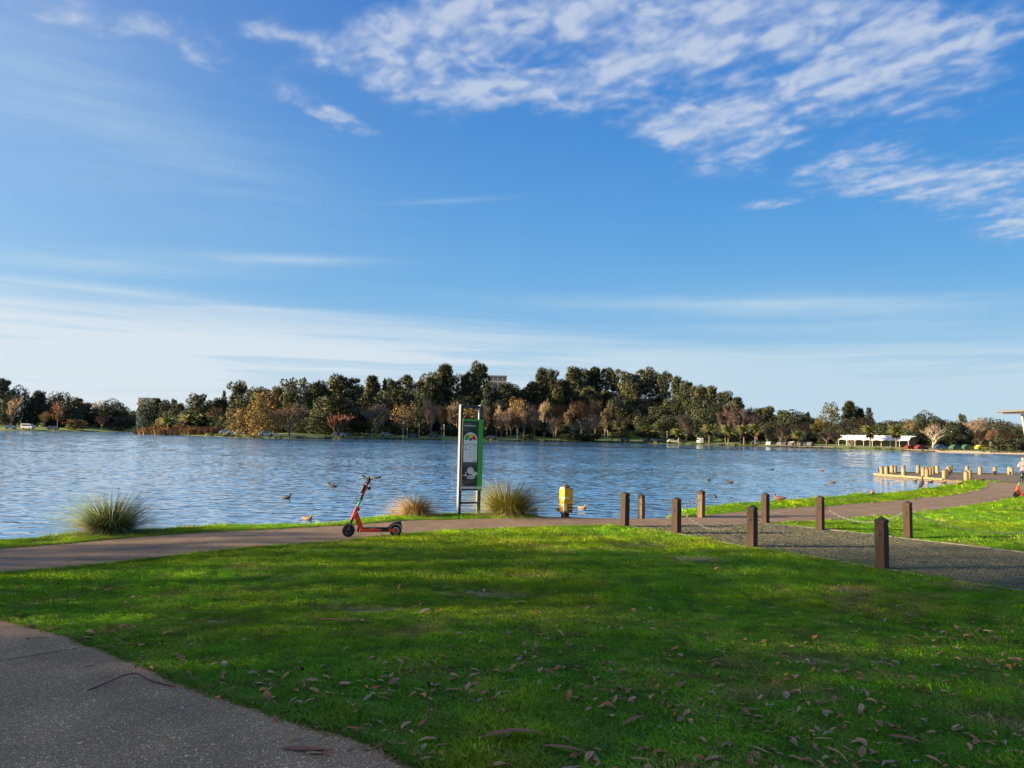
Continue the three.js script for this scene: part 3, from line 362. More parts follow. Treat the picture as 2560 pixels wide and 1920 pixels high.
POSTS.forEach(([x, z, h, lab, m, w], i) => {
  const y = groundY(x, z), t = thing('timber_post', lab, 'post', [x, y, z], 0.72 + (i % 3 - 1) * 0.05, 'timber posts beside the cobbled ramp'); t.rotation.z = [0.012, -0.006, 0.004, -0.01, 0.02, 0.008, 0, -0.008, 0.01, 0, 0][i];
  const cap = 0.055, neck = 0.052; mesh('shaft', place(wornBox(w, h - cap - neck - 0.012 + 0.25, w), 0, (h - cap - neck - 0.012 - 0.25) / 2, 0), m, t);
  mesh('groove', place(wornBox(w * 0.86, 0.03, w * 0.86), 0, h - cap - neck - 0.010, 0), postCap, t);
  mesh('head', place(wornBox(w * 1.0, neck, w * 1.0), 0, h - cap - neck / 2, 0), postCap, t); mesh('cap', place(pyramid(w * 1.0, cap - 0.004), 0, h - cap - 0.016, 0), postCap, t);
  for (const a of (i === 3 || i === 6 ? [] : [1, -1])) { const e = mesh('eye_bolt', place(new THREE.TorusGeometry(0.018, 0.005, 6, 12), a * (w / 2 + 0.014), h - 0.25, 0), iron, t); }
});
function chainGeo(a, b, sag) { // elongated links along a hanging line
  const n = Math.max(8, Math.round(Math.hypot(b[0] - a[0], b[2] - a[2]) * 1.04 / 0.050)), parts = [], A = new THREE.Vector3(...a), B = new THREE.Vector3(...b), pt = (t) => A.clone().lerp(B, t).setY(mix(a[1], b[1], t) - sag * 4 * t * (1 - t));
  for (let i = 0; i < n; i++) { const p = pt((i + 0.5) / n), d = pt((i + 1) / n).sub(pt(i / n)), g = new THREE.TorusGeometry(0.016, 0.0042, 5, 10); g.scale(1.65, 1, 1); g.rotateX(i & 1 ? Math.PI / 2 : 0.1); g.applyQuaternion(new THREE.Quaternion().setFromUnitVectors(new THREE.Vector3(1, 0, 0), d.normalize())); g.translate(p.x, p.y, p.z); parts.push(g); }
  return joined(parts);
}
{
  const P = (i, dx) => { const [x, z, h] = POSTS[i]; return [x + dx, groundY(x, z) + h - 0.25, z]; }, chains = [[P(2, 0.08), P(1, -0.08), 0.29, 'steel chain between two dark posts by the lawn tip', iron], [P(1, 0.08), P(0, -0.08), 0.24, 'steel chain sagging low over the cobbles along the lawn', iron], [P(0, 0.08), P(9, -0.08), 0.34, 'long steel chain drooping over the dark cobbles', iron], [P(5, 0.08), P(4, -0.08), 0.26, 'bright sunlit chain between two posts in front of the path', steel], [P(4, 0.08), P(10, -0.08), 0.33, 'long chain hanging in front of the sunlit lawn', iron], [P(8, 0.07), P(7, -0.07), 0.19, 'thin chain between the two posts at the water edge', steel]];
  chains.forEach(([a, b, sag, lab, m]) => single('chain', chainGeo(a, b, sag), m, lab, 'chain'));
}

// ------------------------------------------------------------------ lake information sign
{
  const W = 512, Hc = 1664, cv = document.createElement('canvas'); cv.width = W; cv.height = Hc; const c = cv.getContext('2d');
  const px = (x) => x / 0.52 * W, py = (y) => (2.29 - y) / 1.69 * Hc; // metres on the board to canvas
  c.fillStyle = '#23292b'; c.fillRect(0, 0, W, Hc);
  const t = (s, x, y, f, col) => { c.font = f; c.fillStyle = col; c.fillText(s, x, y); }, line = (x, y, w, h, col) => { c.fillStyle = col; c.fillRect(x, y, w, h); };
  t('Tauranga', 26, 108, '26px sans-serif', '#c9cdcd'); line(140, 94, 118, 8, '#9aa0a0');
  t('Lake Rotoroa', 24, 156, 'bold 46px sans-serif', '#f4f4f2');
  line(24, 184, 340, 3, '#8f9696');
  const para = (x, y, n, w, col) => { const r = rng(y); for (let i = 0; i < n; i++) { let q = x; while (q < x + w * (i === n - 1 ? 0.6 : 1)) { const l = 8 + r() * 26; line(q, y + i * 20, Math.min(l, x + w - q), 7, col); q += l + 7; } } };
  para(26, 216, 1, 270, '#9aa1a1'); para(26, 248, 1, 180, '#a98f6a');
  // gauge board
  c.fillStyle = '#dfe2e2'; c.beginPath(); c.moveTo(30, 1000); c.lineTo(30, 470); c.arc(200, 470, 170, Math.PI, 0, false); c.lineTo(370, 1000); c.closePath(); c.fill();
  [['#1f9a3c', 1, 4 / 3], ['#e6c81d', 4 / 3, 5 / 3], ['#d8342a', 5 / 3, 2]].forEach(([col, a, b]) => { c.fillStyle = col; c.beginPath(); c.moveTo(200, 480); c.arc(200, 480, 148, Math.PI * a, Math.PI * b, false); c.closePath(); c.fill(); });
  c.fillStyle = '#dfe2e2'; c.beginPath(); c.arc(200, 480, 58, 0, 6.2832); c.fill(); c.fillRect(52, 480, 296, 60);
  c.fillStyle = '#16191a'; c.beginPath(); c.arc(198, 470, 30, 0, 6.2832); c.fill(); c.beginPath(); c.moveTo(182, 448); c.lineTo(286, 408); c.lineTo(214, 492); c.closePath(); c.fill();
  line(110, 552, 180, 7, '#8b8f8f');
  [['#2c6e3f', 48], ['#d9a93a', 158], ['#8e3a2c', 262]].forEach(([col, x], k) => { line(x, k === 1 ? 576 : 584, 90, 17, col); });
  const icon = (x, y, k) => { c.strokeStyle = '#33383a'; c.fillStyle = '#33383a'; c.lineWidth = 6; c.beginPath(); if (k === 0) { c.arc(x, y - 10, 16, 0.4, 5.4); c.moveTo(x - 18, y + 18); c.lineTo(x + 14, y + 20); } else if (k === 1) { c.moveTo(x, y - 24); c.lineTo(x, y); c.moveTo(x - 16, y + 24); c.lineTo(x, y); c.lineTo(x + 16, y + 24); } else if (k === 2) { c.moveTo(x - 16, y - 16); c.lineTo(x + 16, y + 16); c.moveTo(x + 16, y - 16); c.lineTo(x - 16, y + 16); } else { c.moveTo(x - 22, y + 8); c.lineTo(x - 4, y - 8); c.lineTo(x + 20, y + 8); } c.stroke(); };
  icon(92, 650, 0); icon(200, 650, 0); icon(308, 650, 0); line(48, 700, 88, 14, '#39524a'); icon(200, 722, 1); icon(308, 722, 1); icon(200, 800, 2); icon(308, 800, 2); line(158, 856, 88, 16, '#dcc046'); icon(308, 872, 3); icon(308, 930, 3); line(262, 968, 92, 16, '#3c3f40');
  para(26, 1030, 3, 330, '#848b8b'); line(24, 1110, 350, 4, '#8f9696');
  c.fillStyle = '#c9cccb'; c.beginPath(); c.arc(214, 1200, 84, 0, 6.2832); c.fill(); c.beginPath(); c.ellipse(318, 1270, 76, 48, 0, 0, 6.2832); c.fill(); c.beginPath(); c.ellipse(234, 1352, 104, 44, 0, 0, 6.2832); c.fill();
  c.strokeStyle = '#a5a9a8'; c.lineWidth = 5; c.beginPath(); c.arc(214, 1200, 62, 0, 6.2832); c.stroke(); c.beginPath(); c.ellipse(318, 1270, 54, 30, 0, 0, 6.2832); c.stroke();
  c.fillStyle = '#2a2f30'; [176, 228, 284].forEach((x) => { c.beginPath(); c.ellipse(x, 1352, 20, 13, 0, 0, 6.2832); c.fill(); }); line(170, 1348, 120, 7, '#2a2f30');
  c.strokeStyle = '#e6e8e7'; c.lineWidth = 13; c.beginPath(); c.moveTo(48, 1306); c.lineTo(98, 1306); c.lineTo(98, 1240); c.lineTo(120, 1240); c.stroke(); line(40, 1300, 96, 20, '#e6e8e7');
  line(24, 1436, 340, 3, '#8f9696'); para(26, 1462, 2, 250, '#848b8b'); line(28, 1520, 44, 30, '#8b9191');
  line(0, 1572, W, 50, '#c6c9c8'); c.fillStyle = '#3c8b3e'; c.beginPath(); c.arc(330, 1597, 11, 0, 6.2832); c.fill(); line(350, 1592, 110, 9, '#8a9090'); line(0, 1622, W, 42, '#2b3133');
  c.fillStyle = '#35a335'; c.fillRect(396, 0, 116, 1572); c.fillRect(396, 1622, 116, 42); c.fillRect(0, 0, W, 30);
  const face = new THREE.CanvasTexture(cv); face.colorSpace = THREE.SRGBColorSpace; face.needsUpdate = true;
  const x = -0.985, z = -18.62, y = groundY(x, z), S = thing('lake_sign', 'tall narrow lake information sign with green edge and warning dial', 'sign', [x, y, z], 0.38);
  const dark = std(0.028, 0.033, 0.036, 0.5, { metalness: 0.2 }), alu = std(0.22, 0.245, 0.285, 0.5, { metalness: 0.15 }), green = phys(0.045, 0.36, 0.055, 0.35), pm = phys(1, 1, 1, 0.38, { map: face });
  for (const s of [-1, 1]) { const p = mesh('post', place(rbox(0.058, 2.95, 0.15, 0.006), s * 0.245, 1.175, 0.0), alu, S); mesh('front_strip', place(rbox(0.064, 2.62, 0.012, 0.003), s * 0.245, 1.32, 0.083), dark, p); for (const h of [0.2, 0.72, 1.22, 1.72, 2.2, 2.58]) mesh('rivet', place(new THREE.SphereGeometry(0.009, 8, 6), s * 0.245 - 0.032, h, -0.02), steel, p); }
  mesh('top_rail', place(rbox(0.43, 0.055, 0.15, 0.005), 0, 2.60, -0.01), dark, S); mesh('lower_rail', place(rbox(0.43, 0.04, 0.10, 0.005), 0, 0.30, 0), dark, S);
  mesh('board', place(rbox(0.52, 1.69, 0.06, 0.008), 0.018, 1.445, 0.125), dark, S); mesh('green_edge', joined([place(rbox(0.112, 1.70, 0.066, 0.006), 0.226, 1.447, 0.1235), place(rbox(0.40, 0.03, 0.066, 0.006), -0.03, 2.282, 0.1235)]), green, S);
  const f = new THREE.PlaneGeometry(0.516, 1.684); f.translate(0.018, 1.445, 0.1590); mesh('printed_face', f, pm, S);
}

// ------------------------------------------------------------------ rental scooters
function scooter(pos, turn, label, o) {
  const S = thing('electric_scooter', label, 'scooter', pos, turn, 'parked rental scooters');
  const red = phys(0.92, 0.075, 0.018, 0.48, { specularIntensity: 0.6 }), black = std(0.018, 0.018, 0.02, 0.55), rubber = std(0.012, 0.012, 0.013, 0.85), green = phys(0.06, 0.42, 0.16, 0.4), grey = std(0.40, 0.41, 0.42, 0.4, { metalness: 0.6 }), upper = o.upper === 'green' ? green : red;
  const ax = (k) => 0.063 + (k - 0.322) * 0.393; // steering axis: x at height k
  const wheel = (x, r, front) => { const w = new THREE.Group(); w.name = 'wheel'; w.position.set(x, r, 0); S.add(w); mesh('tyre', place(new THREE.TorusGeometry(r - 0.024, 0.025, 10, 28), 0, 0, 0), rubber, w); mesh('rim', place(new THREE.CylinderGeometry(r - 0.034, r - 0.034, front ? 0.052 : 0.030, 24), 0, 0, 0, Math.PI / 2), front ? black : grey, w); mesh('hub', place(new THREE.CylinderGeometry(front ? 0.055 : 0.045, front ? 0.055 : 0.045, 0.075, 18), 0, 0, 0, Math.PI / 2), black, w); if (front) mesh('badge', place(new THREE.CylinderGeometry(0.013, 0.013, 0.004, 12), -0.03, -0.045, 0.029, Math.PI / 2), grey, w); };
  wheel(0, 0.118, true); wheel(0.872, 0.112, false);
  // fork
  const fk = mesh('fork', joined([beam([0.006, 0.118, 0.045], [0.045, 0.27, 0.045], 0.03, 0.014), beam([0.006, 0.118, -0.045], [0.045, 0.27, -0.045], 0.03, 0.014), beam([0.03, 0.262, 0], [0.068, 0.335, 0], 0.045, 0.10, 0.012)]), black, S);
  // front mudguard
  const arcG = (cx, cy, r, a0, a1, w, t) => { const s = new THREE.Shape(); s.absarc(cx, cy, r + t, a0, a1, false); s.absarc(cx, cy, r, a1, a0, true); const g = new THREE.ExtrudeGeometry(s, { depth: w, bevelEnabled: false, curveSegments: 18 }); g.translate(0, 0, -w / 2); return g; };
  mesh('front_mudguard', arcG(0, 0.118, 0.128, -0.15, 2.0, 0.062, 0.008), black, S);
  mesh('head_tube', joined([beam([ax(0.30), 0.30, 0], [ax(0.565), 0.565, 0], 0.062, 0.062, 0.018)]), red, S);
  const down = new THREE.Shape(); [[0.085, 0.36], [0.128, 0.46], [0.158, 0.455], [0.272, 0.165], [0.185, 0.155], [0.118, 0.335]].forEach(([x, y], i) => i ? down.lineTo(x, y) : down.moveTo(x, y)); down.closePath();
  const dg = new THREE.ExtrudeGeometry(down, { depth: 0.06, bevelEnabled: true, bevelSize: 0.006, bevelThickness: 0.006, bevelSegments: 2 }); dg.translate(0, 0, -0.03); mesh('down_tube', dg, red, S);
  mesh('latch', place(rbox(0.03, 0.05, 0.03, 0.006), ax(0.5) + 0.045, 0.5, 0, 0, 0, -0.37), black, S);
  mesh('stem_sleeve', joined([bar([ax(0.56), 0.56, 0], [ax(0.72), 0.72, 0], 0.021, 0.021, 14)]), green, S);
  mesh('stem_joint', joined([beam([ax(0.69), 0.69, 0], [ax(0.79), 0.79, 0], 0.045, 0.046, 0.012), place(rbox(0.045, 0.03, 0.05, 0.01), ax(0.70) + 0.012, 0.70, 0)]), black, S);
  mesh('stem', beam([ax(0.785), 0.785, 0], [ax(1.03), 1.03, 0], 0.046, 0.042, 0.016), upper, S);
  const bat = new THREE.CapsuleGeometry(0.036, 0.10, 6, 14); bat.scale(0.95, 1, 0.95); mesh('battery', place(bat, ax(0.885) - 0.040, 0.885, 0, 0, 0, -0.37), black, S);
  mesh('cable_lock', place(new THREE.TorusGeometry(0.058, 0.0055, 6, 30), ax(0.73) - 0.045, 0.715, 0.01), black, S);
  // cup holder bracket
  const ph = mesh('phone_holder', joined([place(rbox(0.04, 0.05, 0.05, 0.008), ax(0.90) + 0.055, 0.895, 0), place(rbox(0.014, 0.085, 0.06, 0.004), ax(0.90) + 0.085, 0.905, 0, 0, 0, 0.15), place(rbox(0.05, 0.014, 0.04, 0.004), ax(0.90) + 0.03, 0.90, 0)]), black, S);
  mesh('reflector', place(rbox(0.006, 0.03, 0.03, 0.002), ax(0.90) + 0.098, 0.905, 0), phys(0.7, 0.12, 0.04, 0.3), ph);
  // handlebar
  const H = new THREE.Group(); H.name = 'handlebar'; H.position.set(ax(1.06), 1.06, 0); H.rotation.y = o.steer; S.add(H);
  mesh('console', joined([place(rbox(0.085, 0.05, 0.075, 0.012), 0.0, 0.01, 0, 0, 0, 0.35), place(rbox(0.05, 0.06, 0.055, 0.012), -0.012, -0.03, 0, 0, 0, -0.37), place(rbox(0.045, 0.03, 0.04, 0.01), 0.005, 0.045, 0)]), black, H);
  for (const s of [-1, 1]) { mesh('bar', curve([[0, 0.012, 0], [0.004, 0.028, s * 0.10], [0.022, 0.045, s * 0.20]], 0.014, 12, 8), black, H); mesh('grip', curve([[0.02, 0.043, s * 0.17], [0.03, 0.052, s * 0.235], [0.042, 0.062, s * 0.29]], 0.018, 10, 10), rubber, H); mesh('brake_lever', curve([[-0.005, 0.03, s * 0.10], [-0.05, 0.03, s * 0.15], [-0.055, 0.045, s * 0.24]], 0.006, 12, 6), grey, H); }
  mesh('bell', place(new THREE.SphereGeometry(0.02, 12, 8), 0.0, 0.05, 0.07), grey, H); mesh('headlamp', place(new THREE.CylinderGeometry(0.017, 0.014, 0.05, 12), -0.06, -0.055, 0, 0, 0, Math.PI / 2 - 0.3), black, H);
  mesh('brake_cable', curve([[ax(1.06) - 0.03, 1.05, 0.03], [ax(1.06) - 0.09, 1.0, 0.02], [ax(0.95) - 0.05, 0.95, 0.01]], 0.004, 16, 5), black, S);
  // deck
  mesh('deck_nose', place(rbox(0.055, 0.068, 0.13, 0.014), 0.185, 0.13, 0), black, S);
  mesh('deck_beam', place(rbox(0.41, 0.062, 0.15, 0.012), 0.405, 0.124, 0), red, S); mesh('battery_case', place(rbox(0.135, 0.055, 0.14, 0.008), 0.673, 0.122, 0), black, S);
  mesh('rear_fork', joined([place(rbox(0.165, 0.062, 0.026, 0.008), 0.815, 0.118, 0.055), place(rbox(0.165, 0.062, 0.026, 0.008), 0.815, 0.118, -0.055)]), red, S);
  const mat = mesh('foot_mat', place(rbox(0.49, 0.016, 0.135, 0.006), 0.49, 0.163, 0), rubber, S); mesh('decal', place(rbox(0.12, 0.004, 0.002, 0.0008), 0.45, 0.165, 0.069), std(0.75, 0.75, 0.75, 0.5), mat);
  const fs = new THREE.Shape(); fs.moveTo(0.72, 0.145); fs.bezierCurveTo(0.755, 0.225, 0.84, 0.272, 0.962, 0.278); fs.lineTo(0.985, 0.195); fs.lineTo(0.992, 0.15); fs.absarc(0.872, 0.112, 0.126, 0.3, 2.75, false); fs.closePath();
  const fg = new THREE.ExtrudeGeometry(fs, { depth: 0.052, bevelEnabled: true, bevelSize: 0.004, bevelThickness: 0.006, bevelSegments: 2, curveSegments: 16 }); fg.translate(0, 0, -0.026); mesh('rear_mudguard', fg, black, S);
  mesh('tail_lamp', place(rbox(0.02, 0.02, 0.03, 0.004), 1.0, 0.155, 0), phys(0.35, 0.02, 0.02, 0.3), S);
  mesh('kickstand', joined([bar([0.588, 0.11, 0.06], [0.592, 0.004, 0.12], 0.007, 0.009, 8), place(new THREE.CylinderGeometry(0.016, 0.016, 0.02, 10), 0.588, 0.125, 0.072, Math.PI / 2)]), iron, S);
  return S;
}
{ const y = groundY(-2.96, -14.45) + 0.012; scooter([-2.98, y, -14.45], 0.236, 'red electric scooter with black battery parked side-on on the path', { upper: 'red', steer: 0.55 });
  const y2 = groundY(21.66, -33.2); scooter([21.66, y2, -33.2], 0.1, 'electric scooter with green upper stem parked near the jogger', { upper: 'green', steer: 1.25 }); }

// ------------------------------------------------------------------ post wrapped in a folded yellow notice
{
  const cv = document.createElement('canvas'); cv.width = 512; cv.height = 640; const c = cv.getContext('2d'), box = (x, y, w, h, col) => { c.fillStyle = col; c.fillRect(x, y, w, h); };
  box(0, 0, 512, 640, '#f0a00e'); box(0, 0, 512, 40, '#4a3a20'); box(20, 10, 140, 18, '#f0e6c8'); box(200, 8, 210, 20, '#efe3c4'); c.fillStyle = '#2a2018'; c.font = 'bold 20px sans-serif';
  [210, 240, 275, 310, 345, 380].forEach((x) => box(x, 12, 16, 12, '#3a2d1a'));
  box(90, 255, 270, 26, '#f7efdc'); c.strokeStyle = '#f7efdc'; c.lineWidth = 14; c.beginPath(); c.moveTo(100, 262); c.lineTo(170, 250); c.lineTo(240, 270); c.lineTo(330, 258); c.stroke();
  [[130, 205, 16, 30], [388, 236, 26, 34], [432, 180, 14, 20], [440, 240, 16, 22]].forEach((q) => box(...q, '#3c2a18')); [[210, 300, 30, 24], [340, 300, 34, 26]].forEach((q) => box(...q, '#a3211c')); box(280, 290, 20, 20, '#4a3a20');
  box(40, 352, 330, 8, '#8a6a1a'); box(40, 384, 330, 8, '#8a6a1a');
  box(60, 410, 180, 60, '#f8d98a'); box(150, 480, 110, 70, '#f6e3b4'); box(150, 556, 110, 36, '#f6e3b4'); c.strokeStyle = '#7a5a10'; c.lineWidth = 10; c.beginPath(); c.arc(58, 530, 32, 0, 6.2832); c.stroke();
  box(262, 418, 250, 30, '#46301f'); box(262, 480, 250, 46, '#46301f'); box(262, 556, 250, 40, '#46301f'); box(0, 600, 512, 40, '#241a22'); box(120, 614, 260, 14, '#c9c4bb');
  const tx = new THREE.CanvasTexture(cv); tx.colorSpace = THREE.SRGBColorSpace; tx.needsUpdate = true; const nm = phys(1, 1, 1, 0.45, { map: tx });
  const x = 1.345, z = -18.68, y = groundY(x, z), T = thing('notice_post', 'timber post wrapped in a folded bright yellow notice by the water', 'notice post', [x, y, z], -1.05);
  mesh('shaft', place(wornBox(0.145, 0.95, 0.145), 0, 0.245, 0), postWood, T); mesh('cap', place(pyramid(0.15, 0.06), 0, 0.72, 0), postWoodPale, T);
  const sheet = (flip, u0, u1, w) => { const n = 8, p = [], uv = [], idx = []; for (let j = 0; j <= 10; j++) for (let i = 0; i <= n; i++) { const s = i / n, v = j / 10, bow = 0.022 * Math.sin(s * Math.PI) + 0.02 * Math.sin(v * Math.PI) * s + 0.006 * Math.sin(v * 5 + s * 3); const a = s * w; p.push(...(flip ? [0.082 + bow, 0.13 + v * 0.60 - 0.02 * s, 0.082 - a] : [0.082 - a, 0.13 + v * 0.60 - 0.03 * s * (1 - v), 0.082 + bow])); uv.push(mix(u0, u1, s), v); } for (let j = 0; j < 10; j++) for (let i = 0; i < n; i++) { const a = j * (n + 1) + i; idx.push(a, a + 1, a + n + 1, a + 1, a + n + 2, a + n + 1); } const g = new THREE.BufferGeometry(); g.setAttribute('position', new THREE.Float32BufferAttribute(p, 3)); g.setAttribute('uv', new THREE.Float32BufferAttribute(uv, 2)); g.setIndex(idx); g.computeVertexNormals(); return g; };
  nm.side = THREE.DoubleSide; mesh('left_flap', sheet(false, 0.34, 0, 0.19), nm, T); mesh('right_flap', sheet(true, 0.34, 1, 0.235), nm, T);
  mesh('side_bracket', place(rbox(0.05, 0.06, 0.06, 0.01), -0.10, 0.40, 0.07), iron, T);
  single('chain', chainGeo([1.23, y + 0.55, -18.72], [-0.1, y + 0.42, -19.05], 0.17), iron, 'dark chain from the yellow notice post into the big tussock', 'chain');
  // hidden anchor of that chain: a short stub in the tussock
}

// ------------------------------------------------------------------ tussock grasses by the water
function tussock(x, z, n, R, H, droop, seed, label, pal) {
  const r = rng(seed), s = new Soup(), dead = new Soup(), y = groundY(x, z), T = thing('tussock', label, 'tussock grass', [x, y - 0.01, z]);
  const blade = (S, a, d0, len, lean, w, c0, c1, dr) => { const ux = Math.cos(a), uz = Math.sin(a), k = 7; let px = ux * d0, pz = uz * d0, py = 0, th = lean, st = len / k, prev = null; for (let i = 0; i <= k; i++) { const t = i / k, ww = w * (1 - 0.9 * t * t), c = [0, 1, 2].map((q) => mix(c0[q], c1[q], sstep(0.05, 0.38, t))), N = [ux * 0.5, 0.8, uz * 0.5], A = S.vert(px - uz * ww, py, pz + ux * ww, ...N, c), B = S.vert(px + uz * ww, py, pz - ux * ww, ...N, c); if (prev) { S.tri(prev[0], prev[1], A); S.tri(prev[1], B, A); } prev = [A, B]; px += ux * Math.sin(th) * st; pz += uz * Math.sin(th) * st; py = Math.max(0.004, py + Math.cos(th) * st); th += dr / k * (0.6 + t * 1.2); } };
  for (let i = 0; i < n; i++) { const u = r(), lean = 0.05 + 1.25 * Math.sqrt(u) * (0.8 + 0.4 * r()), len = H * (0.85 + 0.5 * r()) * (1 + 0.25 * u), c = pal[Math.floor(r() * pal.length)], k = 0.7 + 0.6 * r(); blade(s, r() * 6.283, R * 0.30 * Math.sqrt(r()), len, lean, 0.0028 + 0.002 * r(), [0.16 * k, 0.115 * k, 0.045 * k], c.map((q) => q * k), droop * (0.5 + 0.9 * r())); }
  for (let i = 0; i < n * 0.28; i++) { const k = 0.6 + 0.7 * r(); blade(dead, r() * 6.283, R * 0.4 * Math.sqrt(r()), H * (0.3 + 0.45 * r()), 0.5 + 0.9 * r(), 0.004 + 0.003 * r(), [0.20 * k, 0.12 * k, 0.06 * k], [0.34 * k, 0.25 * k, 0.14 * k], 1.3); }
  const m = new THREE.MeshStandardMaterial({ vertexColors: true, roughness: 0.8, side: THREE.DoubleSide }); mesh('blades', s.geo(), m, T); mesh('dead_thatch', dead.geo(), m, T);
}
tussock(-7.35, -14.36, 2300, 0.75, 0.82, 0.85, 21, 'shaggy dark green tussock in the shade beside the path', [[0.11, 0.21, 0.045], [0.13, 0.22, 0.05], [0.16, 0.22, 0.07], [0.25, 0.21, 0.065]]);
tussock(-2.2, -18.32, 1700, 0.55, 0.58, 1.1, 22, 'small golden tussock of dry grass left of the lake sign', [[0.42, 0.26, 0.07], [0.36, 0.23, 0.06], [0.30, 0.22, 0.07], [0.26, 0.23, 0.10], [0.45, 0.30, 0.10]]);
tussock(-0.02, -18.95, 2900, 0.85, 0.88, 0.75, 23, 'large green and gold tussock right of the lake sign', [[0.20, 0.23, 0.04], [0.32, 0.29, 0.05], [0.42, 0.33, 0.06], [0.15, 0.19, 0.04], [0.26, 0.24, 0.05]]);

// ------------------------------------------------------------------ birds
function loft(sections, seg = 12) { // one skin along a spine of [x, y, half width, half height, colour]
  const n = sections.length, p = [], col = [], idx = [];
  sections.forEach(([x, y, w, h, c, belly], i) => { const a = sections[Math.max(0, i - 1)], b = sections[Math.min(n - 1, i + 1)], tx = b[0] - a[0], ty = b[1] - a[1], l = Math.hypot(tx, ty) || 1, nx = -ty / l, ny = tx / l; for (let k = 0; k < seg; k++) { const t = k / seg * 6.2832, s = Math.sin(t), q = Math.cos(t); p.push(x + nx * h * q, y + ny * h * q, w * s); const m = sstep(0.1, -0.4, q); col.push(...[0, 1, 2].map((j) => mix(c[j], (belly ?? c)[j], m))); } });
  for (let i = 0; i < n - 1; i++) for (let k = 0; k < seg; k++) { const a = i * seg + k, b = i * seg + (k + 1) % seg; idx.push(a, b, a + seg, b, b + seg, a + seg); }
  const e = (s, f) => { const [x, y, , , c] = sections[s], v = p.length / 3; p.push(x, y, 0); col.push(...c); for (let k = 0; k < seg; k++) { const a = s * seg + k, b = s * seg + (k + 1) % seg; f ? idx.push(v, b, a) : idx.push(v, a, b); } }; e(0, true); e(n - 1, false);
  const g = new THREE.BufferGeometry(); g.setAttribute('position', new THREE.Float32BufferAttribute(p, 3)); g.setAttribute('color', new THREE.Float32BufferAttribute(col, 3)); g.setIndex(idx); g.computeVertexNormals(); return g;
}
const featherMat = new THREE.MeshStandardMaterial({ vertexColors: true, roughness: 0.75, side: THREE.DoubleSide }), legMat = std(0.42, 0.17, 0.05, 0.7);
function duckGeo(body, head, side, bill, neck = 1) { return loft([[-0.285, 0.115, 0.012, 0.006, body, side], [-0.22, 0.10, 0.055, 0.028, body, side], [-0.13, 0.085, 0.092, 0.062, body, side], [-0.03, 0.076, 0.108, 0.080, body, side], [0.06, 0.076, 0.104, 0.083, body, side], [0.125, 0.092, 0.078, 0.078, head, side], [0.162, 0.13, 0.050, 0.052, head, head], [0.175, 0.13 + 0.06 * neck, 0.034, 0.036, head, head], [0.185, 0.13 + 0.105 * neck, 0.040, 0.040, head, head], [0.212, 0.13 + 0.122 * neck, 0.040, 0.036, head, head], [0.240, 0.13 + 0.115 * neck, 0.024, 0.020, head, head], [0.262, 0.13 + 0.108 * neck, 0.018, 0.010, bill], [0.298, 0.13 + 0.102 * neck, 0.015, 0.005, bill]]); }
const BR = [0.13, 0.075, 0.035], TN = [0.21, 0.14, 0.075], DK = [0.018, 0.016, 0.016], GY = [0.22, 0.20, 0.17], WH = [0.5, 0.48, 0.44], CH = [0.125, 0.06, 0.028], YB = [0.35, 0.25, 0.04];
const DUCK = { drake: duckGeo([0.10, 0.07, 0.05], DK, GY, YB, 0.9), hen: duckGeo(TN, [0.20, 0.14, 0.085], TN, YB, 0.55), brown: duckGeo(CH, BR, CH, DK, 0.8), scaup: duckGeo(DK, DK, BR, [0.12, 0.14, 0.17], 0.6), pale: duckGeo(BR, DK, WH, YB, 0.8) };
function duck(kind, x, z, turn, label, s = 1, standing) { const y = standing ? groundY(x, z) + 0.075 * s : WATER_Y - 0.035 * s, T = thing(standing ? 'standing_duck' : 'swimming_duck', label, 'duck', [x, y, z], turn); T.scale.setScalar(s * 0.88); mesh('body', DUCK[kind], featherMat, T); if (standing) for (const k of [-1, 1]) mesh('leg', joined([bar([0.0, 0.03, k * 0.04], [0.015, -0.072, k * 0.04], 0.008, 0.006, 6), place(rbox(0.06, 0.008, 0.04, 0.003), 0.035, -0.072, k * 0.04)]), legMat, T); }
duck('drake', -7.83, -27.19, 0.1, 'dark-headed drake swimming to the right beyond the scooter', 0.85);
duck('scaup', -7.65, -33.5, 2.9, 'dark duck floating well out beyond the drake');
duck('hen', -5.45, -21.01, -0.5, 'tan duck with tucked head floating near the grassy bank', 0.85);
duck('hen', 0.75, -24.6, 0.7, 'brown and white duck floating beside the large tussock', 1.0); duck('scaup', 1.63, -25.2, 0.3, 'small dark duck half behind the yellow notice post', 0.8); duck('hen', 2.42, -25.85, -0.9, 'tan duck floating right of the yellow notice post', 0.9);
duck('pale', 11.47, -44.86, 0.3, 'pale-sided duck swimming out beyond the timber posts', 0.9); duck('brown', 12.3, -43.2, 0.1, 'brown duck swimming close behind the pale-sided duck', 0.9); duck('scaup', 8.62, -32.52, 1.5, 'small dark duck floating off the grassy spit', 0.8);
duck('scaup', 21.46, -63.42, 0.2, 'tiny dark duck far out left of the jetty', 0.9); duck('brown', 25.6, -63.5, 3.1, 'small brown duck swimming off the jetty tip', 0.9);
duck('pale', 25.6, -49.0, 0.1, 'white-flanked duck swimming just below the jetty edge', 0.95); duck('scaup', 26.3, -48.4, 0.2, 'dark duck following the white-flanked duck below the jetty', 0.9); duck('scaup', 26.75, -47.7, 0.3, 'dark duck floating near the jetty corner', 0.85); duck('hen', 18.9, -45.4, 0.2, 'brown duck swimming in the bay before the jetty', 0.95);
duck('drake', -3.2, -22.3, 3.0, 'black-necked duck partly hidden behind the golden tussock', 0.9);
duck('scaup', 3.98, -20.85, 1.45, 'black duck with white tail patch floating by the ramp foot', 0.95);
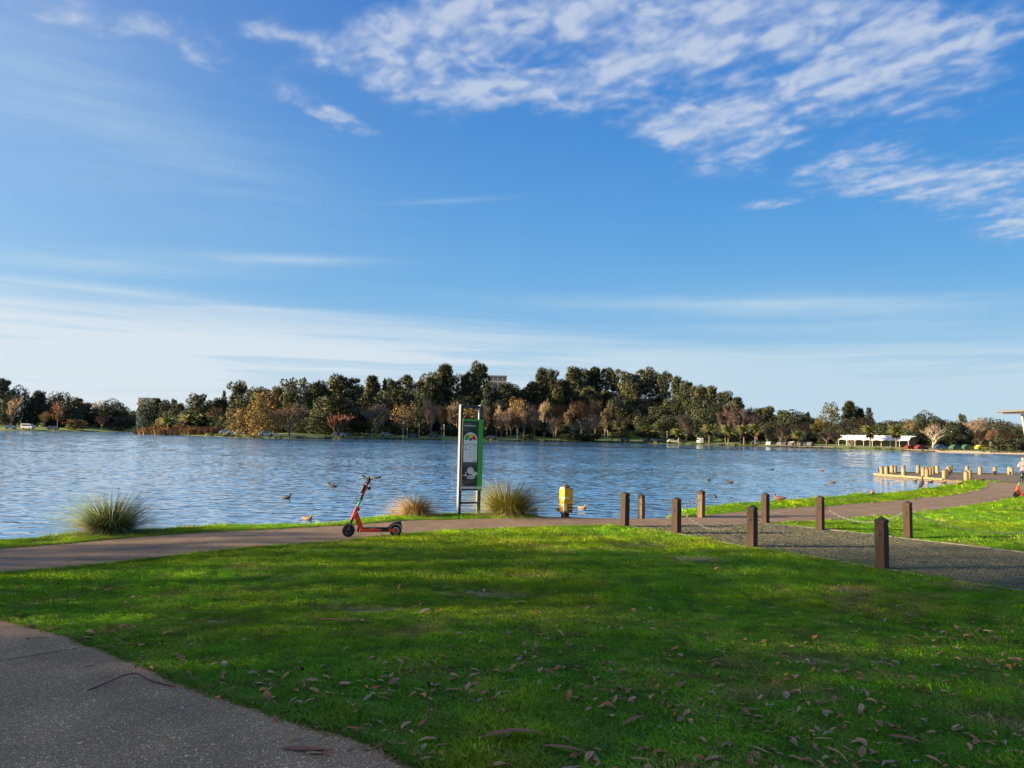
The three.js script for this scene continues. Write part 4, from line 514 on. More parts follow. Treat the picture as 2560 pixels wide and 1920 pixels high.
duck('brown', 9.16, -26.3, 2.8, 'chestnut duck standing on the grassy spit behind a post', 1.0, true); duck('hen', 15.2, -32.5, 1.3, 'tan duck resting on the grassy spit', 0.95, true); duck('brown', 24.6, -42.3, 0.4, 'brown duck standing on the bank below the jetty', 1.0, true); duck('brown', 29.3, -48.0, 0.2, 'brown duck sitting on the path beside the jetty corner post', 0.85, true); duck('brown', 27.0, -53.4, 3.0, 'brown duck standing on the jetty between front posts', 0.8, true); duck('hen', 26.7, -54.2, 0.3, 'tan duck standing on the jetty tip behind the front posts', 0.8, true);
function shag(x, y, z, turn, s, label) { const T = thing('shag', label, 'shag', [x, y, z], turn); T.scale.setScalar(s); mesh('body', loft([[-0.20, 0.02, 0.02, 0.006, DK], [-0.14, 0.10, 0.04, 0.02, DK], [-0.07, 0.17, 0.075, 0.06, DK], [0.0, 0.26, 0.085, 0.075, DK], [0.045, 0.36, 0.07, 0.062, DK], [0.06, 0.44, 0.035, 0.035, DK], [0.045, 0.52, 0.026, 0.026, DK], [0.06, 0.575, 0.03, 0.028, DK], [0.09, 0.585, 0.022, 0.018, DK], [0.13, 0.578, 0.008, 0.007, YB], [0.165, 0.57, 0.005, 0.005, YB]]), featherMat, T); for (const k of [-1, 1]) mesh('leg', bar([-0.01, 0.18, k * 0.03], [0.01, -0.02, k * 0.03], 0.010, 0.008, 6), std(0.02, 0.02, 0.02, 0.8), T); }
shag(20.2, groundY(20.2, -38.0) + 0.02, -38.0, 0.2, 1.15, 'black shag standing upright at the edge of the grassy spit'); shag(26.28, -0.265, -55.1, 2.9, 0.85, 'black shag perched at the far tip of the jetty');

// ------------------------------------------------------------------ jetty
const jettyWood = woodMat(0.44, 0.35, 0.21);
{
  const deck = [[25.86, -54.9], [27.5, -48.7], [28.2, -47.2], [33, -47.5], [44, -50], [46, -62.5], [30, -59.3]], J = thing('jetty', 'low paved jetty with pale timber edge beam reaching into the lake', 'jetty', [0, 0, 0]);
  const s = new THREE.Shape(deck.map(([x, z]) => new THREE.Vector2(x, -z))), g = new THREE.ExtrudeGeometry(s, { depth: 0.22, bevelEnabled: false }); g.rotateX(-Math.PI / 2); g.translate(0, -0.485, 0); { const q = g.attributes.position, uv = []; for (let i = 0; i < q.count; i++) uv.push(q.getX(i), q.getZ(i)); g.setAttribute('uv', new THREE.Float32BufferAttribute(uv, 2)); }
  mesh('slab', g, new THREE.MeshStandardMaterial({ map: aggTex, bumpMap: aggBump, bumpScale: 0.004, color: new THREE.Color(0.86, 0.78, 0.68), roughness: 0.9 }), J);
  const edge = (a, b) => mesh('edge_beam', place(rbox(Math.hypot(b[0] - a[0], b[1] - a[1]), 0.13, 0.16, 0.02), (a[0] + b[0]) / 2, -0.265, (a[1] + b[1]) / 2, 0, -Math.atan2(b[1] - a[1], b[0] - a[0])), jettyWood, J);
  edge([25.86, -54.9], [27.42, -49.0]); edge([30, -59.3], [38, -60.9]); edge([38.05, -60.91], [45.9, -62.45]); edge([25.9, -55.0], [29.95, -59.25]);
  const PS = [[26.42, -55.03], [26.52, -54.5], [27.11, -55.62], [28.32, -57.37], [28.79, -57.89], [27.0, -53.1], [30.0, -59.0], [30.81, -58.44], [27.59, -51.2], [28.71, -53.77], [29.53, -54.85], [30.36, -55.97], [31.04, -56.86], [32.86, -59.5], [28.0, -49.9], [29.21, -51.82], [32.44, -57.23], [34.02, -59.75], [35.5, -60.1], [28.35, -48.1], [30.07, -50.65], [35.56, -58.53], [36.89, -58.87], [38.59, -59.78], [38.3, -59.1]];
  const pw = woodMat(0.40, 0.33, 0.19), top = woodMat(0.24, 0.195, 0.13), r = rng(77); let first;
  PS.forEach(([x, z], i) => { const h = 0.58 + r() * 0.07; let t; if (!first) { t = first = thing('jetty_post', 'round pale timber post with domed top standing on the jetty', 'post', [0, 0, 0], 0, 'round posts along the jetty'); const b = new THREE.CylinderGeometry(0.135, 0.14, 0.52, 16); mesh('shaft', place(b, 0, 0.26, 0), pw, t); const d = new THREE.SphereGeometry(0.135, 16, 6, 0, 6.2832, 0, Math.PI / 2); d.scale(1, 0.62, 1); mesh('domed_top', place(d, 0, 0.521, 0), top, t); } else { t = first.clone(); t.name = numbered('jetty_post'); scene.add(t); } t.position.set(x, -0.268, z); t.scale.y = h / 0.6; t.rotation.set((r() - 0.5) * 0.03, r() * 6, (r() - 0.5) * 0.03); });
}

// ------------------------------------------------------------------ jogger
function bodyGeo(bones, res, ctr, size, k) { // distance field of tapered bones, smoothly joined
  const mc = new MarchingCubes(res, new THREE.MeshStandardMaterial(), false, false, 120000); mc.isolation = 0;
  const half = res / 2, cap = (p, a, b, ra, rb) => { const ab = [b[0] - a[0], b[1] - a[1], b[2] - a[2]], ap = [p[0] - a[0], p[1] - a[1], p[2] - a[2]], t = clamp((ap[0] * ab[0] + ap[1] * ab[1] + ap[2] * ab[2]) / (ab[0] ** 2 + ab[1] ** 2 + ab[2] ** 2 + 1e-9)); return Math.hypot(ap[0] - ab[0] * t, ap[1] - ab[1] * t, ap[2] - ab[2] * t) - mix(ra, rb, t); };
  for (let z = 0; z < res; z++) for (let y = 0; y < res; y++) for (let x = 0; x < res; x++) { const p = [(x - half) / half * size + ctr[0], (y - half) / half * size + ctr[1], (z - half) / half * size + ctr[2]]; let d = 9; for (const b of bones) { const e = cap(p, b[0], b[1], b[2], b[3]), h = clamp(0.5 + 0.5 * (d - e) / k); d = mix(d, e, h) - k * h * (1 - h); } mc.field[x + y * res + z * res * res] = -d; }
  mc.update(); const n = mc.count, pos = new Float32Array(mc.positionArray.slice(0, n * 3)), nor = new Float32Array(mc.normalArray.slice(0, n * 3)); for (let i = 0; i < n; i++) { for (let q = 0; q < 3; q++) pos[i * 3 + q] = pos[i * 3 + q] * size + ctr[q]; }
  const g = new THREE.BufferGeometry(); g.setAttribute('position', new THREE.BufferAttribute(pos, 3)); g.setAttribute('normal', new THREE.BufferAttribute(nor, 3)); return g;
}
{
  const x = 30.9, z = -46.6, y = groundY(x, z), P = thing('person', 'jogger in a pink top and dark leggings running with bent arms', 'person', [x, y, z], -0.35); P.scale.setScalar(0.93);
  const hip = [0, 0.86, 0], ch = [0, 1.22, 0.05], nk = [0, 1.38, 0.06], sh = (s) => [s * 0.165, 1.33, 0.05], el = (s) => [s * 0.27, 1.10, -0.02 + 0.03 * s], wr = (s) => [s * 0.10, 1.17, 0.23];
  const kneeL = [-0.09, 0.52, 0.16], ankL = [-0.08, 0.10, 0.02], kneeR = [0.09, 0.47, 0.06], ankR = [0.09, 0.34, -0.32];
  const bones = [[hip, [0, 1.02, 0.02], 0.135, 0.115], [[0, 1.02, 0.02], ch, 0.115, 0.135], [ch, nk, 0.13, 0.06], [nk, [0, 1.46, 0.07], 0.05, 0.05], [sh(-1), sh(1), 0.06, 0.06], [sh(-1), el(-1), 0.05, 0.040], [el(-1), wr(-1), 0.039, 0.027], [sh(1), el(1), 0.05, 0.040], [el(1), wr(1), 0.039, 0.027], [[-0.08, 0.86, 0], kneeL, 0.095, 0.062], [kneeL, ankL, 0.058, 0.036], [[0.08, 0.86, 0], kneeR, 0.095, 0.062], [kneeR, ankR, 0.058, 0.036], [ankL, [-0.08, 0.05, 0.14], 0.042, 0.032], [ankR, [0.09, 0.22, -0.38], 0.042, 0.032]];
  const body = bodyGeo(bones, 92, [0, 0.8, 0], 0.92, 0.035);
  const head = bodyGeo([[[0, 1.57, 0.075], [0, 1.62, 0.07], 0.085, 0.095], [[0, 1.50, 0.095], [0, 1.53, 0.10], 0.045, 0.06], [[0, 1.565, 0.16], [0, 1.545, 0.178], 0.012, 0.014], [[-0.092, 1.56, 0.07], [-0.094, 1.575, 0.065], 0.016, 0.018], [[0.092, 1.56, 0.07], [0.094, 1.575, 0.065], 0.016, 0.018]], 56, [0, 1.58, 0.08], 0.15, 0.02);
  const hands = [-1, 1].map((s) => { const w = wr(s), b = [[w, [w[0] - s * 0.01, w[1] + 0.015, w[2] + 0.06], 0.028, 0.032]]; for (let f = 0; f < 4; f++) { const o = (f - 1.5) * 0.018, k = [w[0] - s * 0.005, w[1] + 0.01 + o, w[2] + 0.085], t = [k[0] - s * 0.035, k[1], k[2] + 0.012 - Math.abs(f - 1.2) * 0.004]; b.push([[w[0], w[1] + o * 0.8 + 0.01, w[2] + 0.05], k, 0.010, 0.0095], [k, t, 0.0095, 0.0085]); } b.push([[w[0], w[1] + 0.02, w[2] + 0.02], [w[0] - s * 0.03, w[1] + 0.045, w[2] + 0.05], 0.012, 0.010]); return bodyGeo(b, 48, [w[0], w[1] + 0.01, w[2] + 0.05], 0.085, 0.006); });
  const skin = [0.50, 0.27, 0.18], pink = [0.72, 0.22, 0.24], legs = [0.05, 0.032, 0.055], shoe = [0.06, 0.05, 0.05];
  const all = joined([body, head, ...hands]), q = all.attributes.position, col = [];
  for (let i = 0; i < q.count; i++) { const yy = q.getY(i), ax = Math.abs(q.getX(i)), zz = q.getZ(i); let c = skin; if (yy < 0.86) c = legs; else if (yy < 1.375 && !(zz > 0.14 && ax > 0.05 && yy < 1.2) && !(ax > 0.22 && yy < 1.16)) c = pink; if ((yy < 0.09 && q.getX(i) < 0) || (yy < 0.32 && zz < -0.26)) c = shoe; col.push(...c); }
  all.setAttribute('color', new THREE.Float32BufferAttribute(col, 3)); mesh('body', all, new THREE.MeshStandardMaterial({ vertexColors: true, roughness: 0.8 }), P);
  const hair = bodyGeo([[[0, 1.60, 0.045], [0, 1.64, 0.055], 0.095, 0.098], [[0, 1.60, -0.03], [0, 1.50, -0.10], 0.035, 0.02]], 44, [0, 1.6, 0.03], 0.17, 0.02); mesh('hair', hair, std(0.07, 0.035, 0.02, 0.7), P);
  const eyeM = std(0.03, 0.025, 0.02, 0.4); for (const s of [-1, 1]) mesh('eye', place(new THREE.SphereGeometry(0.010, 8, 6), s * 0.033, 1.575, 0.153), eyeM, P); mesh('mouth', place(new THREE.SphereGeometry(0.018, 10, 6), 0, 1.512, 0.148, 0, 0, 0, 1, 0.35, 0.4), std(0.42, 0.13, 0.11, 0.6), P);
  mesh('waistband', place(new THREE.TorusGeometry(0.128, 0.018, 8, 20), 0, 0.90, 0.005, Math.PI / 2), std(0.16, 0.13, 0.42, 0.7), P);
}

// left-hand trees: x, z, height, crown width, leafiness
const SHADE_TREES = [[-22, -8.4, 7.4, 7, 0], [-20, 2, 8, 7, 1], [-23, -3.2, 11, 8, 0], [-24, 3, 13, 9, 1], [-25, 10, 13, 9, 1], [-33, -3, 15, 10, 0], [-34, 5, 16, 11, 1], [-20, -1.2, 6.6, 6, 1], [-19.5, 8, 8, 7, 1]];
const TREES = {
  mac: [[-231.0,-346.8,22.7,11.8],[-219.4,-357.5,17.0,10.5],[-212.5,-376.4,15.3,7.6],[-175.8,-382.3,15.8,7.1],[-163.7,-380.6,13.9,5.3],[-133.4,-353.0,15.4,10.9],[-119.1,-336.5,22.2,9.4],[-105.5,-325.6,18.0,9.6],[-102.1,-315.8,18.7,10.8],[-98.8,-325.9,19.7,10.1],[-78.5,-314.8,21.9,8.8],[-75.0,-313.3,18.2,8.7],[-71.4,-326.6,25.4,14.7],[-75.0,-327.5,22.6,9.1],[-67.9,-338.0,22.1,8.4],[-63.5,-350.7,27.1,12.0],[-55.8,-360.7,26.7,7.8],[-42.6,-363.5,26.3,9.6],[-37.4,-360.7,29.6,10.6],[-32.0,-368.5,34.3,15.4],[-15.9,-380.6,37.0,11.8],[-57.8,-314.5,18.6,10.7],[-50.2,-325.7,19.9,11.6],[-64.3,-303.9,17.9,11.3],[-59.3,-265.2,13.3,16.4],[15.3,-392.9,35.7,11.0],[20.7,-402.2,36.3,8.1],[10.3,-383.6,28.2,12.5],[27.0,-401.7,31.1,10.6],[33.5,-414.0,38.6,14.8],[40.0,-421.4,38.4,9.8],[45.1,-420.4,39.4,13.0],[63.3,-411.1,36.4,11.5],[86.5,-402.8,33.7,9.4],[90.0,-395.9,31.1,8.6],[93.0,-390.4,28.1,9.1],[94.9,-383.4,28.0,10.1],[98.1,-377.3,27.1,9.9],[103.9,-374.9,25.0,9.9],[109.0,-370.5,22.0,10.3],[119.8,-364.8,17.4,10.2],[22.6,-379.9,25.3,10.0],[38.1,-386.9,26.7,12.0],[48.5,-393.0,25.4,11.6],[123.7,-374.1,18.1,9.9],[128.3,-362.5,15.8,11.2],[136.0,-342.4,10.0,8.5],[153.2,-348.8,20.0,9.7],[159.2,-352.5,17.8,6.6]],
  dark: [[-222.5,-346.6,17.2,10.2],[-216.1,-368.0,16.3,11.4],[-207.4,-376.4,12.5,9.9],[-201.3,-389.4,14.1,12.7],[-206.7,-388.5,11.2,9.0],[-200.8,-400.0,11.7,6.2],[-164.4,-338.1,13.2,10.0],[-143.6,-304.5,9.1,6.1],[-171.1,-380.4,14.9,6.5],[-165.2,-375.0,9.9,9.9],[-155.5,-371.1,10.5,9.2],[-139.9,-358.7,14.4,8.3],[-105.1,-307.1,14.3,10.5],[-218.5,-350.2,13.4,8.7],[-211.7,-353.4,12.0,9.3],[-207.6,-363.8,10.3,10.1],[-223.8,-341.7,12.9,8.5],[-179.7,-355.2,6.2,8.8],[-124.4,-301.4,8.0,10.3],[-132.5,-305.3,6.5,8.5],[-81.1,-312.0,20.2,7.3],[-43.4,-331.3,19.4,10.8],[-74.9,-280.0,16.3,8.2],[-80.2,-280.3,17.9,7.4],[-51.7,-304.8,16.3,9.4],[-37.3,-323.8,18.6,9.0],[-67.7,-276.0,13.7,8.1],[-62.4,-255.0,8.0,10.3],[-53.7,-270.6,9.1,10.9],[-45.1,-288.5,9.4,8.9],[-37.0,-298.3,10.3,10.2],[83.6,-375.4,25.2,11.6],[88.0,-364.4,20.7,11.9],[94.7,-359.8,18.9,12.3],[79.4,-377.3,21.1,13.5],[72.4,-377.3,16.8,14.0],[52.7,-383.3,20.8,12.5],[60.2,-381.6,15.6,13.6],[85.9,-342.6,14.9,11.2],[64.7,-373.2,11.9,11.6],[74.2,-363.3,11.9,12.4],[116.9,-347.0,9.7,10.8],[160.0,-298.9,13.2,9.3],[162.0,-293.3,11.5,6.4],[162.1,-283.2,9.7,7.0],[177.6,-270.2,8.2,7.1],[173.3,-272.6,8.1,5.5],[157.8,-279.5,4.8,5.2]],
  bare: [[-206.8,-319.4,14.2,7.4],[-216.1,-390.9,15.6,7.3],[-213.2,-396.7,15.6,6.8],[-198.4,-328.1,8.2,6.6],[-102.8,-271.3,10.4,8.4],[-7.9,-374.0,28.4,8.7],[-65.7,-228.9,10.7,12.4],[-68.9,-227.9,8.5,7.8],[-47.2,-266.8,12.4,13.2],[-23.5,-301.7,15.8,6.5],[-19.3,-297.7,9.7,7.4],[-12.0,-299.6,10.0,9.3],[-3.8,-306.7,10.8,9.5],[117.0,-374.0,19.4,9.3],[-0.1,-314.9,11.1,8.3],[34.6,-339.4,12.6,11.6],[18.5,-332.3,11.0,9.8],[9.4,-322.1,10.0,9.0],[78.2,-343.9,14.2,10.1],[148.2,-321.5,13.7,10.0],[165.2,-334.8,12.4,7.8],[171.0,-281.8,13.2,9.6],[184.2,-285.4,12.0,10.6]],
  spruce: [[-217.1,-377.3,15.8,5.3],[-132.3,-354.0,19.6,5.5],[-58.5,-353.5,26.6,6.0],[-11.1,-348.3,25.4,8.1],[-3.7,-370.8,26.5,15.5],[-2.1,-369.3,27.0,12.6],[144.9,-376.5,16.3,6.4],[160.7,-346.2,17.9,8.6]],
  pine: [[-171.0,-390.2,16.0,4.8],[-143.4,-351.7,17.5,9.8],[-110.0,-326.8,19.2,5.6],[-50.3,-365.3,28.8,11.3],[-24.1,-371.9,30.5,9.8],[-20.2,-373.6,32.1,8.7],[51.7,-421.0,39.2,11.1],[56.9,-418.2,38.5,9.1],[73.1,-419.5,39.6,13.0],[69.8,-422.9,33.5,11.1],[80.3,-426.3,38.0,11.9],[82.8,-412.3,37.2,9.6],[177.1,-302.7,13.6,4.7]],
  orange: [[-192.1,-326.7,11.1,6.1]],
  bushy: [[-188.0,-332.6,4.5,7.2],[-17.2,-317.4,12.8,9.3]],
  bare_red: [[-183.4,-346.1,7.0,5.4],[163.1,-267.7,7.4,5.0],[164.9,-265.2,7.7,4.5],[172.6,-266.4,6.8,5.4]],
  ochre: [[-123.7,-271.7,4.7,4.2],[-118.2,-274.5,4.2,2.6],[-78.4,-228.5,8.0,9.2],[-77.9,-237.4,11.6,7.4],[-76.6,-242.8,13.8,10.2],[-73.3,-223.2,7.6,6.9],[136.7,-341.4,11.6,6.4]],
  palm: [[-117.8,-264.8,5.5,4.7],[-112.3,-269.2,6.1,5.8],[-108.7,-272.1,7.5,5.5],[13.9,-321.0,8.4,4.7],[23.7,-328.4,6.4,4.6],[37.3,-333.9,3.7,5.2],[44.3,-336.3,4.4,3.1],[47.2,-338.6,8.4,4.5],[60.8,-344.7,8.8,6.7],[72.5,-333.1,6.5,5.4],[82.9,-320.5,7.9,5.0],[89.4,-317.3,9.0,4.9],[95.0,-314.5,8.3,4.9],[98.9,-312.4,8.1,4.8],[110.4,-296.5,6.5,3.9],[129.9,-279.0,8.5,4.8],[135.2,-270.7,7.9,4.6]],
  olive: [[-91.2,-253.2,8.7,6.7],[59.8,-395.6,29.5,9.2],[143.8,-346.9,18.6,10.2],[155.3,-318.8,8.6,5.4]],
  gum: [[-82.9,-297.2,22.2,12.4]],
  willow: [[-55.2,-245.6,7.9,10.3]],
  ochretall: [[-38.7,-276.8,12.0,10.3],[2.4,-321.7,16.9,8.5],[2.7,-316.1,16.6,8.3],[156.8,-302.6,11.3,5.2]],
  poplar: [[-30.2,-289.5,15.6,9.0],[-26.9,-297.7,14.7,6.9],[-10.1,-309.7,14.1,6.7],[-6.0,-318.6,14.8,6.9],[-1.5,-315.4,14.5,7.3],[5.2,-313.8,12.2,5.4],[9.9,-325.7,16.2,7.6],[14.3,-334.0,18.7,7.2],[19.7,-337.4,17.4,8.9],[25.5,-344.8,16.8,8.0],[31.0,-341.6,20.5,10.1],[37.9,-346.7,19.9,11.8],[43.3,-354.7,18.2,9.3],[137.5,-319.8,12.5,5.0],[103.5,-311.6,7.9,6.3]],
  bush: [[-14.3,-300.4,7.6,8.4],[27.9,-333.3,3.2,12.9],[6.9,-315.4,2.3,5.9],[33.3,-334.9,2.6,6.7],[159.7,-249.5,4.1,7.3],[165.9,-250.1,3.9,4.7],[151.2,-293.6,5.6,5.5]],
  bare_dark: [[92.7,-332.7,17.8,11.9],[97.5,-328.1,15.7,10.7],[104.3,-327.1,14.8,11.7],[51.8,-364.1,13.1,9.6],[114.1,-321.0,8.7,9.5],[120.3,-319.0,10.3,10.9],[123.9,-302.4,6.8,9.4],[124.8,-295.6,5.9,6.9],[106.9,-306.0,7.9,5.2],[163.3,-278.6,4.9,7.8]],
  barespread: [[141.7,-258.8,8.9,8.8]]
};

// ------------------------------------------------------------------ trees: one set of shapes per kind (one metre high and one metre across), copied along the far shore
const leafMat = new THREE.MeshStandardMaterial({ vertexColors: true, roughness: 0.9, side: THREE.DoubleSide }), barkMat = std(0.11, 0.085, 0.066, 0.95), paleBark = std(0.36, 0.31, 0.25, 0.95), midBark = std(0.24, 0.195, 0.15, 0.95);
function limb(pts, r0, r1, seg = 5) { const n = pts.length, p = [], nn = [], idx = []; pts.forEach((q, i) => { const a = pts[Math.max(0, i - 1)], b = pts[Math.min(n - 1, i + 1)], d = new THREE.Vector3(b[0] - a[0], b[1] - a[1], b[2] - a[2]).normalize(), u = new THREE.Vector3(0, 0, 1).cross(d); if (u.lengthSq() < 0.01) u.set(1, 0, 0); u.normalize(); const v = d.clone().cross(u), r = mix(r0, r1, i / (n - 1)); for (let k = 0; k < seg; k++) { const t = k / seg * 6.2832, x = u.x * Math.cos(t) + v.x * Math.sin(t), y = u.y * Math.cos(t) + v.y * Math.sin(t), z = u.z * Math.cos(t) + v.z * Math.sin(t); p.push(q[0] + x * r, q[1] + y * r, q[2] + z * r); nn.push(x, y, z); } }); for (let i = 0; i < n - 1; i++) for (let k = 0; k < seg; k++) { const a = i * seg + k, b = i * seg + (k + 1) % seg; idx.push(a, b, a + seg, b, b + seg, a + seg); } const g = new THREE.BufferGeometry(); g.setAttribute('position', new THREE.Float32BufferAttribute(p, 3)); g.setAttribute('normal', new THREE.Float32BufferAttribute(nn, 3)); g.setIndex(idx); return g; }
const merge = (l) => mergeGeometries(l);
function clump(S, r, c, rad, n, size, col, o = {}) { // leaf faces through a clump; longer than broad when o.long > 1
  for (let i = 0; i < n; i++) {
    let x, y, z, l; do { x = r() * 2 - 1; y = r() * 2 - 1; z = r() * 2 - 1; l = Math.hypot(x, y, z); } while (l > 1 || l < 0.05); const f = Math.pow(l, -0.45); x *= f; y *= f; z *= f;
    const P = [c[0] + x * rad[0], c[1] + y * rad[1], c[2] + z * rad[2]], s = size * (0.55 + 0.9 * r()), long = o.long ?? 1;
    const out = new THREE.Vector3(x / rad[0], y / rad[1] + (o.up ?? 0.3) / rad[1], z / rad[2]).normalize(), d = new THREE.Vector3(x + (r() - 0.5) * 0.9 + c[0] * (o.spread ?? 1), y * 0.4 + (o.lift ?? 0.1) + (r() - 0.5) * 0.7, z + (r() - 0.5) * 0.9 + c[2] * (o.spread ?? 1)).normalize(), w = new THREE.Vector3(r() - 0.5, r() - 0.5, r() - 0.5).cross(d).normalize(), N = w.clone().cross(d); if (N.dot(out) < 0) N.negate(); N.lerp(out, 0.7).normalize();
    const k = 0.8 + 0.4 * r(), t = r() * (o.vary ?? 0.3), cc = [0, 1, 2].map((q) => mix(col[q], (o.col2 ?? col)[q], t) * k), a = S.vert(P[0] - w.x * s * 0.5, P[1] - w.y * s * 0.5, P[2] - w.z * s * 0.5, N.x, N.y, N.z, cc), b = S.vert(P[0] + w.x * s * 0.5, P[1] + w.y * s * 0.5, P[2] + w.z * s * 0.5, N.x, N.y, N.z, cc), e = S.vert(P[0] + d.x * s * long * 1.2 + w.x * s * 0.15, P[1] + d.y * s * long * 1.2, P[2] + d.z * s * long * 1.2 + w.z * s * 0.15, N.x, N.y, N.z, cc);
    S.tri(a, b, e); if (long < 1.5) { const g = S.vert(P[0] + d.x * s * 0.7 + w.x * s * 0.65, P[1] + d.y * s * 0.7 + w.y * s * 0.65, P[2] + d.z * s * 0.7 + w.z * s * 0.65, N.x, N.y, N.z, cc); S.tri(b, g, e); }
  }
}
function leafy(seed, o) { // trunk, limbs and foliage in clumps within an uneven outline
  const r = rng(seed), S = new Soup(), wood = [], lean = (r() - 0.5) * 0.06, top = o.top ?? 0.92;
  wood.push(limb([[0, -0.03, 0], [lean * 0.3, 0.2, 0.01], [lean, 0.5, -0.01], [lean * 1.4, top * 0.9, 0]], o.trunk ?? 0.022, 0.006));
  for (let i = 0; i < o.clumps; i++) {
    const t = (i + r() * 0.9) / o.clumps, y = mix(o.y0, 0.96, Math.pow(t, o.pow ?? 1)), R = o.profile(clamp((y - o.y0) / (0.98 - o.y0))) * (0.72 + 0.5 * r()), a = i * 2.4 + r() * 1.3, d = R * Math.sqrt(0.12 + 0.88 * r()) * 0.80, c = [Math.cos(a) * d + lean * y, y - (o.flat ? 0 : 0.02), Math.sin(a) * d], cr = (o.size ?? 0.14) * (0.6 + 0.75 * r()) * (o.taper ? mix(1.15, 0.5, t) : 1);
    if (d > 0.08 && r() < (o.limbs ?? 0.7)) wood.push(limb([[lean * y * 0.7, Math.max(0.08, y - (o.drop ?? 0.14)), 0], [c[0] * 0.5, y - (o.drop ?? 0.14) * 0.4, c[2] * 0.5], c], 0.008, 0.002, 4));
    clump(S, r, c, [cr, cr * (o.squash ?? 0.7), cr], o.leaves, o.leaf, o.col, { col2: o.col2, long: o.long, up: o.up, lift: o.lift, vary: o.vary ?? 0.42, spread: o.spread });
  }
  return [merge(wood), S.geo(), o.bark];
}
function bareTree(seed, o) { // forking limbs ending in a haze of twigs
  const r = rng(seed), S = new Soup(), wood = [];
  const twig = (p, d, n, len) => { for (let i = 0; i < n; i++) { const e = d.clone().add(new THREE.Vector3((r() - 0.5) * o.fuzz, (r() - 0.4) * o.fuzz, (r() - 0.5) * o.fuzz)).normalize(), w = new THREE.Vector3(r() - 0.5, r() - 0.5, r() - 0.5).cross(e).normalize().multiplyScalar(o.tw ?? 0.0032), l = len * (0.5 + r()), k = 0.7 + 0.6 * r(), c = o.col.map((q) => q * k), s = p.clone().addScaledVector(d, (r() - 0.5) * len * 0.8), N = [e.x * 0.3 - 0.2, 0.7, e.z * 0.3 + 0.3], a = S.vert(s.x - w.x, s.y - w.y, s.z - w.z, ...N, c), b = S.vert(s.x + w.x, s.y + w.y, s.z + w.z, ...N, c), t = S.vert(s.x + e.x * l, s.y + e.y * l, s.z + e.z * l, ...N, c); S.tri(a, b, t); } };
  const grow = (p, d, len, rad, lv) => { const q = p.clone().addScaledVector(d, len * 0.5).add(new THREE.Vector3((r() - 0.5) * len * 0.12, 0, (r() - 0.5) * len * 0.12)), e = p.clone().addScaledVector(d, len); wood.push(limb([p.toArray(), q.toArray(), e.toArray()], rad, rad * 0.6, lv > 2 ? 3 : 5)); if (lv >= 1) twig(e, d, o.twigs, len * 0.75); if (lv >= o.levels) return; const n = lv === 0 ? o.first : 2 + (r() < 0.55 ? 1 : 0); for (let i = 0; i < n; i++) { const a = i / n * 6.283 + r() * 1.5, s = o.spread * (0.6 + 0.7 * r()), u = new THREE.Vector3(Math.cos(a) * s, o.rise * (0.7 + 0.5 * r()), Math.sin(a) * s), dd = d.clone().multiplyScalar(0.9).add(u).normalize(); grow(i ? p.clone().lerp(e, 0.55 + 0.45 * r()) : e, dd, len * o.shrink * (0.8 + 0.4 * r()), rad * 0.6, lv + 1); } };
  grow(new THREE.Vector3(0, -0.03, 0), new THREE.Vector3((r() - 0.5) * 0.1, 1, 0).normalize(), o.bole, o.rad, 0);
  const g = [merge(wood), S.geo()]; g[1].computeBoundingBox(); const b = g[1].boundingBox, sx = 1 / Math.max(b.max.x - b.min.x, b.max.z - b.min.z), sy = 1 / b.max.y; g.forEach((q) => q.scale(sx, sy, sx)); return [...g, o.bark];
}
function palm(seed, h0) { // date palm: scarred trunk, arching feather fronds, a skirt of dead ones
  const r = rng(seed), S = new Soup(), D = new Soup(), crown = h0, trunk = limb([[0, -0.02, 0], [0.004, 0.2, 0.003], [0, crown * 0.6, 0], [0.003, crown, 0]], 0.036, 0.032, 8);
  const frond = (Sp, a, th0, len, dr, c) => { const ux = Math.cos(a), uz = Math.sin(a); let x = ux * 0.02, z = uz * 0.02, y = crown, th = th0; const k = 8, st = len / k; let prev = null; for (let i = 0; i <= k; i++) { const t = i / k, w = 0.085 * Math.sin(Math.PI * clamp(0.12 + t * 0.86)) * (i & 1 ? 1.15 : 0.7), kk = 0.75 + 0.5 * r(), cc = c.map((q) => q * kk), dy = -0.35 * w, N = [ux * Math.cos(th) * 0.4, 0.85, uz * Math.cos(th) * 0.4], m = Sp.vert(x, y + 0.004, z, ...N, cc), L = Sp.vert(x - uz * w, y + dy, z + ux * w, ...N, cc), R = Sp.vert(x + uz * w, y + dy, z - ux * w, ...N, cc); if (prev) { Sp.tri(prev[0], m, prev[1]); Sp.tri(m, L, prev[1]); Sp.tri(prev[0], prev[2], m); Sp.tri(m, prev[2], R); } prev = [m, L, R]; x += ux * Math.sin(th) * st; z += uz * Math.sin(th) * st; y += Math.cos(th) * st; th += dr / k; } };
  for (let i = 0; i < 54; i++) { const u = i / 54; frond(S, i * 2.4 + r() * 0.4, 0.15 + 1.25 * u, 0.60 * (0.85 + 0.25 * r()), 1.25 - 0.35 * u, r() < 0.25 ? [0.30, 0.27, 0.07] : [0.15, 0.19, 0.055]); }
  for (let i = 0; i < 16; i++) frond(D, r() * 6.283, 1.7 + 0.5 * r(), 0.30, 0.9, [0.26, 0.16, 0.06]);
  return [trunk, S.geo(), std(0.17, 0.14, 0.10, 0.95), D.geo()];
}
